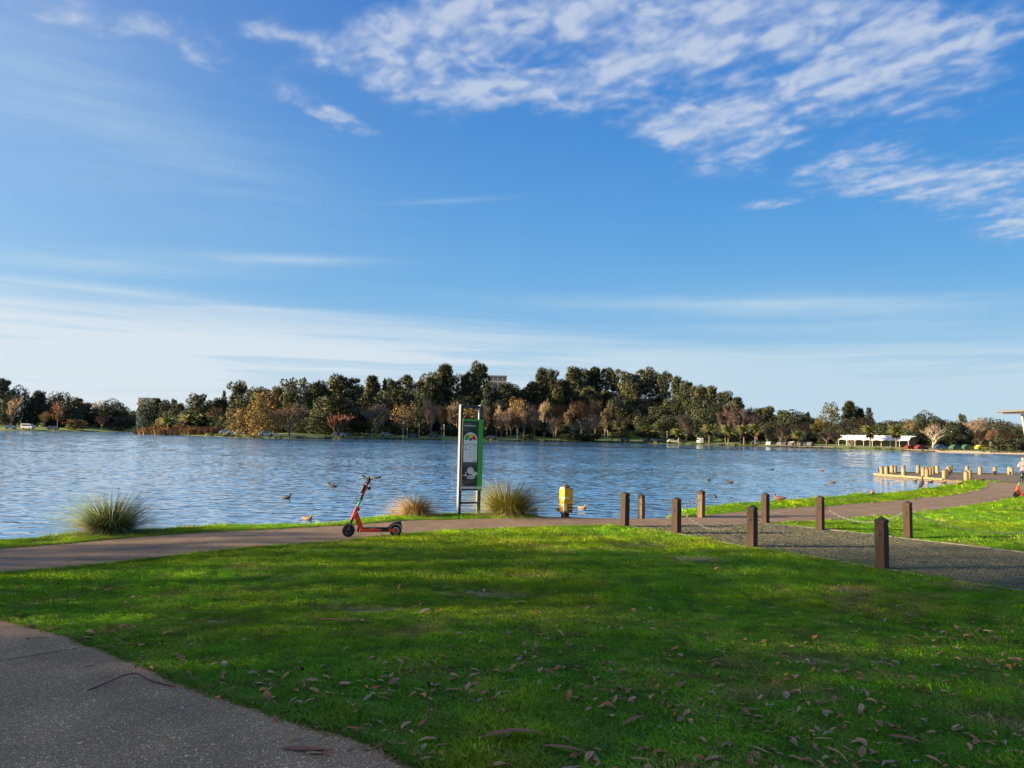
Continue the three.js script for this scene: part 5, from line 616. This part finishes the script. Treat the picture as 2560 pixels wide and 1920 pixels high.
const round = (t) => 0.5 * Math.pow(Math.sin(Math.PI * clamp(0.10 + 0.86 * t)), 0.55), cone = (t) => 0.5 * (1 - 0.88 * t) * (0.9 + 0.1 * Math.sin(t * 40)), spread = (t) => 0.5 * Math.pow(Math.sin(Math.PI * clamp(0.16 + 0.70 * t)), 0.7), umb = (t) => 0.5 * (0.55 + 0.45 * Math.sin(Math.PI * clamp(t * 0.8 + 0.15)));
const spire = (t) => 0.5 * Math.pow(1 - 0.96 * t, 0.7) * (0.84 + 0.22 * Math.sin(t * 26)), MACS = [spread, spire, umb, spire];
const GRN = [0.058, 0.070, 0.028], GRN2 = [0.15, 0.135, 0.055], OLV = [0.10, 0.10, 0.032];
const KIND = {
  mac: { v: [1, 2, 3, 4].map((s) => leafy(100 + s, { y0: 0.10, clumps: 40, profile: MACS[s - 1], size: 0.16, squash: 0.36, leaves: 190, leaf: 0.023, col: GRN, col2: GRN2, long: 2.2, lift: 0.35, drop: 0.10, limbs: 0.5 })), name: 'macrocarpa', label: 'dark spreading macrocarpa conifer across the lake', group: 'macrocarpas in the wood across the lake', cat: 'conifer' },
  pine: { v: [1, 2, 3].map((s) => leafy(120 + s, { y0: 0.42, clumps: 22, profile: umb, size: 0.14, squash: 0.42, leaves: 170, leaf: 0.023, col: GRN, col2: GRN2, long: 2.1, lift: 0.4, drop: 0.06, limbs: 1, trunk: 0.02 })), name: 'pine_tree', label: 'pine with bare lower trunk across the lake', group: 'pines across the lake', cat: 'pine' },
  spruce: { v: [1, 2].map((s) => leafy(140 + s, { y0: 0.05, clumps: 44, profile: cone, size: 0.15, squash: 0.35, taper: true, leaves: 80, leaf: 0.024, col: [0.030, 0.046, 0.026], col2: [0.07, 0.085, 0.045], long: 1.9, lift: 0.0, limbs: 0.2 })), name: 'spruce_tree', label: 'conical dark spruce across the lake', group: 'conical spruces across the lake', cat: 'spruce' },
  dark: { v: [1, 2, 3].map((s) => leafy(160 + s, { y0: 0.10, clumps: 32, profile: round, size: 0.19, squash: 0.75, leaves: 200, leaf: 0.027, col: [0.040, 0.056, 0.024], col2: [0.085, 0.09, 0.038], limbs: 0.3 })), name: 'evergreen_tree', label: 'dense rounded dark evergreen across the lake', group: 'rounded evergreens across the lake', cat: 'evergreen tree' },
  olive: { v: [leafy(180, { y0: 0.12, clumps: 30, profile: round, size: 0.17, leaves: 70, leaf: 0.034, col: OLV, col2: [0.15, 0.13, 0.04], limbs: 0.6 })], name: 'olive_green_tree', label: 'olive green leafy tree across the lake', group: 'olive green trees across the lake', cat: 'tree' },
  ochre: { v: [1, 2].map((s) => leafy(190 + s, { y0: 0.10, clumps: 30, profile: round, size: 0.18, leaves: 120, leaf: 0.025, col: [0.20, 0.125, 0.03], col2: [0.12, 0.11, 0.035], limbs: 0.5 })), name: 'autumn_tree', label: 'ochre autumn tree with full crown', group: 'ochre autumn trees on the far shore', cat: 'autumn tree' },
  ochretall: { v: [1, 2].map((s) => leafy(200 + s, { y0: 0.36, clumps: 24, profile: round, size: 0.17, squash: 0.6, leaves: 95, leaf: 0.023, col: [0.21, 0.13, 0.038], col2: [0.12, 0.09, 0.035], limbs: 1, drop: 0.2, bark: paleBark })), name: 'tall_autumn_tree', label: 'ochre autumn tree on a pale trunk', group: 'pale-trunked autumn trees on the far shore', cat: 'autumn tree' },
  orange: { v: [leafy(210, { y0: 0.40, clumps: 20, profile: round, size: 0.19, leaves: 55, leaf: 0.032, col: [0.21, 0.085, 0.03], limbs: 1, bark: paleBark })], name: 'orange_tree', label: 'slim tree with rusty orange crown', group: 'rusty orange trees on the far shore', cat: 'autumn tree' },
  gum: { v: [leafy(220, { y0: 0.72, clumps: 16, profile: umb, size: 0.13, squash: 0.4, leaves: 55, leaf: 0.030, col: [0.11, 0.12, 0.06], col2: [0.16, 0.16, 0.09], limbs: 1, drop: 0.35, bark: paleBark })], name: 'gum_tree', label: 'gum with arching pale green canopy', group: 'gums across the lake', cat: 'gum tree' },
  bare: { v: [1, 2, 3].map((s) => bareTree(230 + s, { bole: 0.26, rad: 0.015, first: 6, levels: 4, spread: 0.85, rise: 0.55, shrink: 0.72, twigs: 18, fuzz: 1.4, tw: 0.0024, col: [0.27, 0.195, 0.13] })), name: 'bare_tree', label: 'bare winter tree with brown twigs', group: 'bare winter trees on the far shore', cat: 'bare tree' },
  bare_dark: { v: [1, 2].map((s) => bareTree(240 + s, { bole: 0.24, rad: 0.02, first: 5, levels: 4, spread: 0.8, rise: 0.6, shrink: 0.72, twigs: 20, fuzz: 1.4, tw: 0.0024, col: [0.10, 0.068, 0.06] })), name: 'dark_bare_tree', label: 'leafless purple brown tree', group: 'dark leafless trees across the lake', cat: 'bare tree' },
  bare_red: { v: [bareTree(245, { bole: 0.24, rad: 0.02, first: 5, levels: 4, spread: 0.75, rise: 0.6, shrink: 0.72, twigs: 11, fuzz: 1.2, tw: 0.004, col: [0.19, 0.085, 0.055] })], name: 'russet_tree', label: 'russet tree holding dead leaves', group: 'russet trees on the far bank', cat: 'autumn tree' },
  barespread: { v: [bareTree(250, { bole: 0.2, rad: 0.034, first: 6, levels: 4, spread: 1.2, rise: 0.35, shrink: 0.76, twigs: 9, fuzz: 1.2, col: [0.22, 0.16, 0.11], bark: paleBark })], name: 'spreading_bare_tree', label: 'wide spreading bare tree with pale forked limbs', cat: 'bare tree' },
  poplar: { v: [1, 2, 3].map((s) => bareTree(255 + s, { bole: 0.30, rad: 0.007, first: 6, levels: 4, spread: 0.42, rise: 0.95, shrink: 0.76, twigs: 22, fuzz: 0.9, tw: 0.0022, col: [0.30, 0.215, 0.135], bark: midBark })), name: 'bare_poplar', label: 'upright pale bare poplar', group: 'bare poplars below the hill', cat: 'poplar' },
  willow: { v: [bareTree(260, { bole: 0.12, rad: 0.03, first: 8, levels: 4, spread: 0.62, rise: 0.8, shrink: 0.85, twigs: 16, fuzz: 0.6, tw: 0.0045, col: [0.30, 0.125, 0.06] })], name: 'orange_willow', label: 'fan-shaped willow with orange red twigs', cat: 'willow' },
  palm: { v: [palm(270, 0.58), palm(271, 0.66), palm(272, 0.50)], name: 'palm_tree', label: 'date palm with arching fronds', group: 'date palms along the far shore', cat: 'palm' },
  bush: { v: [leafy(280, { y0: 0.02, clumps: 24, profile: round, size: 0.26, leaves: 60, leaf: 0.06, col: [0.055, 0.07, 0.03], col2: [0.10, 0.10, 0.04], limbs: 0.2, trunk: 0.03 })], name: 'shore_bush', label: 'green bush at the foot of the far trees', group: 'bushes on the far shore', cat: 'bush' },
  bushy: { v: [leafy(290, { y0: 0.04, clumps: 22, profile: round, size: 0.24, leaves: 60, leaf: 0.05, col: [0.20, 0.15, 0.035], col2: [0.14, 0.13, 0.035], limbs: 0.2, trunk: 0.03 })], name: 'yellow_bush', label: 'dome-shaped yellow brown bush', group: 'yellow brown bushes on the far lawn', cat: 'bush' },
};
const aspect = { palm: 1 };
{
  const r = rng(4242);
  for (const [k, list] of Object.entries(TREES)) {
    const K = KIND[k], protos = K.v.map((v, n) => { const T = new THREE.Group(); mesh('trunk', v[0], v[2] ?? barkMat, T); const c = mesh('crown', v[1], leafMat, T); if (v[3]) mesh('dead_fronds', v[3], leafMat, c); return T; });
    list.forEach(([x, z, top, w], i) => { let zz = z, n = 0; while (lakeDist(x, zz) < 1.5 && n++ < 12) zz -= 2; const y = groundY(x, zz), T = i < protos.length ? protos[i] : protos[i % protos.length].clone(), h = Math.max(1.5, top - y); T.name = numbered(K.name); const where = x < -160 ? 'on the left bank' : x < -138 ? 'beside the pale office block' : x < -98 ? 'behind the reed bed' : x < -62 ? 'behind the white cars of the point' : x < -38 ? 'near the orange willow' : x < -14 ? 'left of the concrete tower' : x < 12 ? 'around the concrete tower' : x < 42 ? 'above the bare poplars' : x < 66 ? 'around the green slope' : x < 98 ? 'behind the palm row' : x < 126 ? 'left of the white pavilion' : x < 150 ? 'around the white pavilion' : 'behind the beach', size = h > 17 ? 'very tall' : h > 11 ? 'tall' : h > 6 ? 'medium' : 'low';
      tag(T, `${size} ${K.label} ${where}`, K.cat, `${size} ${K.group ?? K.name} ${where}`); T.position.set(x, y, zz); T.rotation.y = r() * 6.283; const ww = k === 'palm' ? w * 1.5 : w * 1.12; T.scale.set(ww, h * (k === 'palm' ? 1.0 : 1.03), ww); if (r() < 0.5) T.scale.x *= 0.94; scene.add(T); });
  }
  // undergrowth that fills the wood
  const spots = []; for (let i = 0; i < 4000 && spots.length < 900; i++) { const x = -215 + r() * 420, z = -250 - r() * 190, s = lakeDist(x, z); if (s < 26 || s > 120) continue; spots.push([x, z]); }
  const im = new THREE.InstancedMesh(KIND.dark.v[0][1], leafMat, spots.length), d = new THREE.Object3D(); im.name = 'undergrowth'; spots.forEach(([x, z], i) => { d.position.set(x, groundY(x, z) - 0.4, z); d.rotation.y = r() * 6; const s = 4 + 5 * r() + (lakeDist(x, z) > 48 ? 5 * r() : 0); d.scale.set(s * 1.25, s * (0.55 + 0.4 * r()), s * 1.25); d.updateMatrix(); im.setMatrixAt(i, d.matrix); }); scene.add(stuff(im, 'dense dark undergrowth between the trees across the lake', 'undergrowth'));
}
// trees behind and to the left of the lawn, whose crowns shade the foreground
{
  const protos = [34, 100].map((n) => { const v = leafy(300, { y0: 0.10, clumps: 64, profile: round, size: 0.15, squash: 0.7, leaves: n, leaf: 0.026, col: [0.05, 0.075, 0.03], col2: [0.09, 0.10, 0.05], limbs: 0.6, trunk: 0.03 }), T = new THREE.Group(); mesh('trunk', v[0], paleBark, T); mesh('crown', v[1], leafMat, T); return T; });
  SHADE_TREES.forEach(([x, z, h, w, k], i) => { const T = i < 2 ? protos[k] : protos[k].clone(); T.name = numbered('shade_tree'); tag(T, 'broad leafy tree left of the lawn, shading the near grass', 'tree', 'trees left of the lawn'); T.position.set(x, groundY(x, z) - 0.1, z); T.rotation.y = i * 1.7; T.scale.set(w, h, w); scene.add(T); });
}

// ------------------------------------------------------------------ far bank: sedge, reeds, road, cars, buildings
{
  const r = rng(808), blade = new Soup(); for (let i = 0; i < 26; i++) { const a = r() * 6.283, d = r() * 0.5, h = 0.5 + r() * 0.6, x = Math.cos(a) * d, z = Math.sin(a) * d, w = 0.05, k = 0.7 + 0.6 * r(), c = [k, k, k], A = blade.vert(x - w, 0, z, 0, 0.8, 0.6, c), B = blade.vert(x + w, 0, z, 0, 0.8, 0.6, c), C = blade.vert(x * 1.6 + (r() - 0.5) * 0.3, h, z * 1.6, 0, 0.8, 0.6, c); blade.tri(A, B, C); }
  const g = blade.geo(), d = new THREE.Object3D(), sow = (name, label, pts, col) => { const im = new THREE.InstancedMesh(g, leafMat, pts.length); im.name = name; const c = new THREE.Color(); pts.forEach(([x, z, s], i) => { d.position.set(x, Math.max(WATER_Y, groundY(x, z)) - 0.05, z); d.rotation.y = r() * 6; d.scale.set(s * 1.5, s, s * 1.5); d.updateMatrix(); im.setMatrixAt(i, d.matrix); const k = 0.7 + 0.6 * r(), q = col[Math.floor(r() * col.length)]; im.setColorAt(i, c.setRGB(q[0] * k, q[1] * k, q[2] * k)); }); scene.add(stuff(im, label, name.replace('_', ' '))); };
  const fringe = []; for (let i = 5; i < FAR_SHORE.length - 1; i++) { const [ax, az] = FAR_SHORE[i], [bx, bz] = FAR_SHORE[i + 1], n = Math.round(Math.hypot(bx - ax, bz - az) / 0.9); for (let k = 0; k < n; k++) if (vnoise(ax + k * 0.35, i) > 0.36) fringe.push([mix(ax, bx, k / n) + (r() - 0.5), mix(az, bz, k / n) - 1.5 * r() - 0.2, 0.5 + 0.7 * r()]); }
  sow('shore_sedge', 'fringe of sedge tufts along the far waterline', fringe, [[0.12, 0.13, 0.035], [0.18, 0.16, 0.05], [0.07, 0.08, 0.03]]);
  const reeds = []; for (let i = 0; i < 900; i++) { const x = -131 + r() * 29, z = -259 - r() * 14; if (lakeDist(x, z) > -1) reeds.push([x, z, 1.3 + r() * 1.1]); } sow('reed_bed', 'bed of orange brown reeds on the far point', reeds, [[0.36, 0.17, 0.06], [0.42, 0.24, 0.09], [0.28, 0.13, 0.05]]);
  const off = (s) => FAR_SHORE.slice(7).map(([x, z]) => { const l = Math.hypot(x, z); return [x * (1 + s / l), z * (1 + s / l)]; });
  structure(mesh('shore_road', strip(off(9), off(12.5), 160, 3, 0.05, () => [0.95, 0.93, 0.9]), new THREE.MeshStandardMaterial({ color: new THREE.Color(0.20, 0.195, 0.185), roughness: 0.95, vertexColors: true })));
  structure(mesh('bank_wall', strip(off(1.2), off(1.9), 160, 1, 0.10, () => [1, 1, 1]), std(0.13, 0.11, 0.08, 0.95)));
  // sandy beach on the right
  structure(mesh('beach', strip([[131, -261], [136, -246], [152, -239.6], [170, -238]], [[134, -264], [140, -250.5], [153, -244.5], [170, -243]], 40, 4, 0.10, () => [1, 1, 1]), new THREE.MeshStandardMaterial({ color: new THREE.Color(0.52, 0.40, 0.26), roughness: 1, vertexColors: true })));
  // cars
  const glass = phys(0.02, 0.025, 0.03, 0.12), tyre = std(0.015, 0.015, 0.015, 0.9);
  function car(kind, paint) { const T = new THREE.Group(), s = new THREE.Shape(), prof = kind === 'van' ? [[-2.4, 0.35], [-2.45, 2.0], [-2.3, 2.2], [1.3, 2.2], [1.9, 1.3], [2.35, 1.1], [2.4, 0.35]] : [[-2.1, 0.3], [-2.15, 0.85], [-1.7, 0.98], [-1.2, 1.42], [0.35, 1.45], [1.05, 0.98], [2.0, 0.82], [2.1, 0.3]]; prof.forEach(([x, y], i) => i ? s.lineTo(x, y) : s.moveTo(x, y)); s.closePath(); const b = new THREE.ExtrudeGeometry(s, { depth: 1.6, bevelEnabled: true, bevelSize: 0.06, bevelThickness: 0.08, bevelSegments: 2 }); b.translate(0, 0, -0.8); mesh('body', b, paint, T); const wp = kind === 'van' ? [[-2.1, 1.35], [-2.1, 1.95], [1.2, 1.95], [1.65, 1.35]] : [[-1.35, 1.0], [-1.05, 1.36], [0.28, 1.38], [0.85, 1.0]]; const w = new THREE.Shape(); wp.forEach(([x, y], i) => i ? w.lineTo(x, y) : w.moveTo(x, y)); w.closePath(); for (const k of [-1, 1]) { const q = new THREE.ExtrudeGeometry(w, { depth: 0.02, bevelEnabled: false }); q.translate(0, 0, k > 0 ? 0.885 : -0.905); mesh('side_window', q, glass, T); } for (const x of [-1.3, 1.35]) for (const k of [-1, 1]) mesh('wheel', place(new THREE.CylinderGeometry(0.33, 0.33, 0.22, 16), x, 0.33, k * 0.80, Math.PI / 2), tyre, T); return T; }
  const white = phys(0.48, 0.48, 0.47, 0.3), silver = phys(0.17, 0.175, 0.18, 0.3, { metalness: 0.3 }), darkp = phys(0.04, 0.045, 0.055, 0.3), blue = phys(0.03, 0.06, 0.14, 0.3), redp = phys(0.15, 0.03, 0.026, 0.35), yel = phys(0.42, 0.34, 0.04, 0.4), teal = phys(0.05, 0.10, 0.07, 0.4);
  const put = (kind, x, z, paint, label, cat = kind, turn = 0.2, grp) => { const T = car(kind, paint), k = lakeDist(x, z) < 4.5 ? 6 : 0; T.name = numbered(kind === 'van' ? 'parked_van' : 'parked_car'); tag(T, label, cat, grp); T.position.set(x, groundY(x, z - k) + 0.06, z - k); T.rotation.y = turn + (r() - 0.5) * 0.5; scene.add(T); };
  put('car', -200.1, -309, white, 'white car parked at the left end of the far lawn'); put('van', -196.2, -313.5, white, 'white camper van parked on the far left lawn', 'van', 0.05); put('car', -190.5, -321, silver, 'silver car near the water on the far left lawn');
  [[-92.9, -252], [-89, -248], [-85.1, -244]].forEach(([x, z]) => put('car', x, z, white, 'white car parked between the palms and the ochre trees', 'car', 0.5, 'white cars by the ochre trees')); put('car', -71, -224, white, 'white car under the ochre trees on the far point'); put('car', -55.4, -243, white, 'white car parked behind the orange willow'); put('car', -53.5, -246, darkp, 'dark car parked beside the orange willow');
  put('car', -44.7, -277, silver, 'blue grey car on the shore road left of the pale autumn tree'); put('car', -35.6, -281, darkp, 'dark car on the shore road right of the pale autumn tree'); put('car', -28.8, -287, darkp, 'dark car on the road below the bare poplars'); put('car', -7.5, -300, silver, 'silver car on the road below the hill'); put('car', 51.1, -345, darkp, 'dark car parked left of the green slope'); put('car', 61.8, -348.5, silver, 'grey car beside the bushy palm on the green slope'); put('car', 64.6, -347, white, 'white car below the green slope beside a palm'); put('car', 67.6, -344, silver, 'pale grey car below the middle of the green slope'); put('car', 70.9, -339, white, 'white car left of the squat palm'); put('car', 74, -336, silver, 'silver car right of the squat palm'); put('van', 80.6, -329, white, 'white van parked left of the palm row', 'van', 1.4); put('car', 96.1, -318, darkp, 'dark car parked between the last two row palms'); put('car', 100.6, -316, silver, 'grey car right of the palm row');
  [[103.4, -309], [106.3, -304], [107.5, -302], [108.8, -299.5], [110.3, -296.5], [112, -293], [113.4, -291], [114.6, -289]].forEach(([x, z], i) => put('car', x, z, [white, silver, darkp, silver][i % 4], `${['white', 'silver', 'dark', 'silver'][i % 4]} car in the row left of the white pavilion`, 'car', 1.0, `${['white', 'silver', 'dark', 'silver'][i % 4]} cars left of the pavilion`));
  put('car', 136, -262, redp, 'red car parked right of the white pavilion'); put('car', 137.5, -258.5, redp, 'red and white car beside the beach trees'); put('car', 141.5, -254, blue, 'blue car parked by the spreading bare tree'); put('car', 146, -253, teal, 'green car behind the sandy beach'); put('car', 149.5, -252.5, teal, 'second green car behind the sandy beach'); put('car', 153.5, -251.5, yel, 'yellow car at the end of the beach');
  // lamp posts along the far road
  const lp = [[-37.5, -279], [-33.5, -281.5], [-25, -288], [42, -335], [69, -341], [-12, -296]]; lp.forEach(([x, z]) => { const T = thing('lamp_post', 'slim pale lamp post on the far shore road', 'lamp post', [x, groundY(x, z), z], 0, 'lamp posts on the far road'); mesh('pole', bar([0, -0.1, 0], [0, 4.6, 0], 0.09, 0.06, 8), std(0.55, 0.54, 0.5, 0.6), T); mesh('lantern', place(new THREE.CylinderGeometry(0.22, 0.14, 0.4, 10), 0, 4.75, 0), std(0.6, 0.6, 0.58, 0.5), T); });
  // timber boardwalk on the right
  { const a = [101, -304], b = [116, -276], T = thing('boardwalk', 'low dark timber boardwalk along the far right shore', 'boardwalk', [0, 0, 0]), L = Math.hypot(b[0] - a[0], b[1] - a[1]), tn = -Math.atan2(b[1] - a[1], b[0] - a[0]), dk = std(0.10, 0.085, 0.07, 0.9); mesh('deck', place(rbox(L, 0.18, 2, 0.02), (a[0] + b[0]) / 2, 0.12, (a[1] + b[1]) / 2, 0, tn), dk, T); for (let i = 0; i <= 14; i++) mesh('pile', place(new THREE.CylinderGeometry(0.13, 0.13, 1.9, 8), mix(a[0], b[0], i / 14), -0.55, mix(a[1], b[1], i / 14)), dk, T); for (let i = 3; i < 9; i++) mesh('rail_post', place(rbox(0.12, 1.0, 0.12, 0.01), mix(a[0], b[0], i / 14), 0.7, mix(a[1], b[1], i / 14)), std(0.3, 0.27, 0.22, 0.9), T); }
  // white pavilion
  { const a = [126.7, -296], b = [143.6, -276.5], dx = b[0] - a[0], dz = b[1] - a[1], L = Math.hypot(dx, dz), T = thing('pavilion', 'long white fabric pavilion with scalloped eaves near the beach', 'pavilion', [a[0], groundY((a[0] + b[0]) / 2, (a[1] + b[1]) / 2), a[1]], -Math.atan2(dz, dx)), wm = new THREE.MeshStandardMaterial({ color: new THREE.Color(0.66, 0.64, 0.60), roughness: 0.7, side: THREE.DoubleSide }), n = 8, y0 = 2.05, y1 = 4.1;
    for (let i = 0; i < n; i++) { const p = [], idx = [], m = 10; for (let j = 0; j <= 6; j++) for (let k = 0; k <= m; k++) { const s = k / m, v = j / 6, sag = Math.sin(Math.PI * s); p.push((i + s) * L / n, mix(y0 + 0.28 * sag, y1 - 0.16 * sag, v), 2.6 - 2.2 * v - 0.35 * Math.sin(Math.PI * v) * 1.0 - 0.2 * sag * (1 - v)); } for (let j = 0; j < 6; j++) for (let k = 0; k < m; k++) { const q = j * (m + 1) + k; idx.push(q, q + 1, q + m + 1, q + 1, q + m + 2, q + m + 1); } const g = new THREE.BufferGeometry(); g.setAttribute('position', new THREE.Float32BufferAttribute(p, 3)); g.setIndex(idx); g.computeVertexNormals(); mesh('roof_panel', g, wm, T); }
    mesh('back_roof', place(rbox(L, 0.12, 5, 0.04), L / 2, y1 - 0.35, -2.2, 0.12), wm, T); mesh('back_wall', place(rbox(L - 0.4, y1 - 0.6, 0.2, 0.02), L / 2, (y1 - 0.7) / 2, -4.4), std(0.16, 0.13, 0.10, 0.9), T); for (let i = 0; i <= n; i++) mesh('column', place(new THREE.CylinderGeometry(0.10, 0.10, y0 + 0.4, 10), clamp(i * L / n, 0.15, L - 0.15), (y0 + 0.3) / 2, 2.3), std(0.5, 0.48, 0.44, 0.7), T); }
  // buildings
  function block(name, label, x, z, w, dpt, top, storeys, cols, wallM, glassM, turn, roofM) { const y = groundY(x, z) - 0.3, h = top - y, T = thing(name, label, 'building', [x, y, z], turn); mesh('wall', place(rbox(w, h, dpt, 0.05), 0, h / 2, 0), wallM, T); for (let f = 0; f < storeys; f++) for (let c = 0; c < cols; c++) { const ww = w / cols * 0.62, wh = h / storeys * 0.5, W = mesh('window', place(rbox(ww, wh, 0.10, 0.02), (c + 0.5) * w / cols - w / 2, (f + 0.58) * h / storeys, dpt / 2 + 0.02), glassM, T); mesh('sill', place(rbox(ww + 0.2, 0.12, 0.25, 0.02), (c + 0.5) * w / cols - w / 2, (f + 0.58) * h / storeys - wh / 2 - 0.08, dpt / 2 + 0.08), wallM, W); } mesh('parapet', place(rbox(w + 0.5, 0.7, dpt + 0.5, 0.05), 0, h + 0.2, 0), roofM, T); return [T, h]; }
  const gl = phys(0.05, 0.07, 0.09, 0.15), con = std(0.30, 0.27, 0.235, 0.9), pale = std(0.62, 0.64, 0.63, 0.7), slate = std(0.07, 0.085, 0.10, 0.7);
  const [tw, th] = block('concrete_tower', 'square concrete tower rising among the hilltop trees', -7.9, -404, 9.6, 9, 32.2, 6, 4, con, gl, 0.05, std(0.20, 0.185, 0.165, 0.9)); mesh('aerial', bar([3.6, th, 0], [3.6, th + 4.5, 0], 0.08, 0.03, 6), iron, tw);
  const [cb, chh] = block('city_building', 'pale office block with dark roof storey above the left trees', -186, -396, 9, 8, 13.6, 5, 3, pale, phys(0.16, 0.28, 0.30, 0.2), -0.1, slate); mesh('roof_storey', place(rbox(8, 3.0, 7, 0.1), -0.3, chh + 1.8, 0), slate, cb); mesh('aerial', bar([-1, chh + 3.2, 0], [-1, chh + 5.2, 0], 0.06, 0.03, 6), iron, cb);
  { const [x, z] = [165.5, -334], T = thing('lakeside_house', 'pale two storey house with dark hipped roof behind the pavilion', 'house', [x, groundY(x, z) - 0.2, z], -0.5), y = 9.0 - groundY(x, z); mesh('wall', place(rbox(10.5, y, 8, 0.05), 0, y / 2, 0), std(0.50, 0.44, 0.34, 0.85), T); const rf = new THREE.ConeGeometry(8.4, 2.0, 4); rf.rotateY(Math.PI / 4); rf.scale(1.05, 1, 0.8); mesh('roof', place(rf, 0, y + 1.0, 0), std(0.06, 0.06, 0.065, 0.8), T); for (let f = 0; f < 2; f++) for (let c = 0; c < 5; c++) { const W = mesh('window', place(rbox(1.1, 1.2, 0.1, 0.02), -4 + c * 2, y * (0.32 + 0.42 * f), 4.02), gl, T); mesh('frame', place(rbox(1.3, 0.12, 0.14, 0.02), -4 + c * 2, y * (0.32 + 0.42 * f) - 0.66, 4.04), std(0.6, 0.58, 0.52, 0.7), W); } }
  // canopy of the cafe at the right
  { const T = thing('canopy', 'grey cantilevered canopy roof on leaning steel columns beside the jetty', 'canopy', [37.5, 0, -58]), gm = std(0.13, 0.128, 0.122, 0.75); mesh('roof_slab', place(rbox(11, 0.17, 6, 0.05), 5.46, 4.72, 1.5, 0, 0, 0.03), gm, T); mesh('fascia', place(rbox(10.4, 0.12, 5.4, 0.03), 5.5, 4.58, 1.5, 0, 0, 0.03), std(0.30, 0.27, 0.24, 0.8), T); for (const [x, z] of [[0.95, 0], [0.95, 3.2], [6.5, 0], [6.5, 3.2]]) mesh('column', bar([x, 4.55, z], [x + 0.75, -0.45, z], 0.10, 0.09, 12), std(0.33, 0.35, 0.35, 0.5, { metalness: 0.4 }), T); mesh('wall', place(rbox(5, 4.6, 4.4, 0.05), 9.2, 2.0, 1.4), std(0.42, 0.38, 0.32, 0.9), T); }
}

renderer.render(scene, camera);
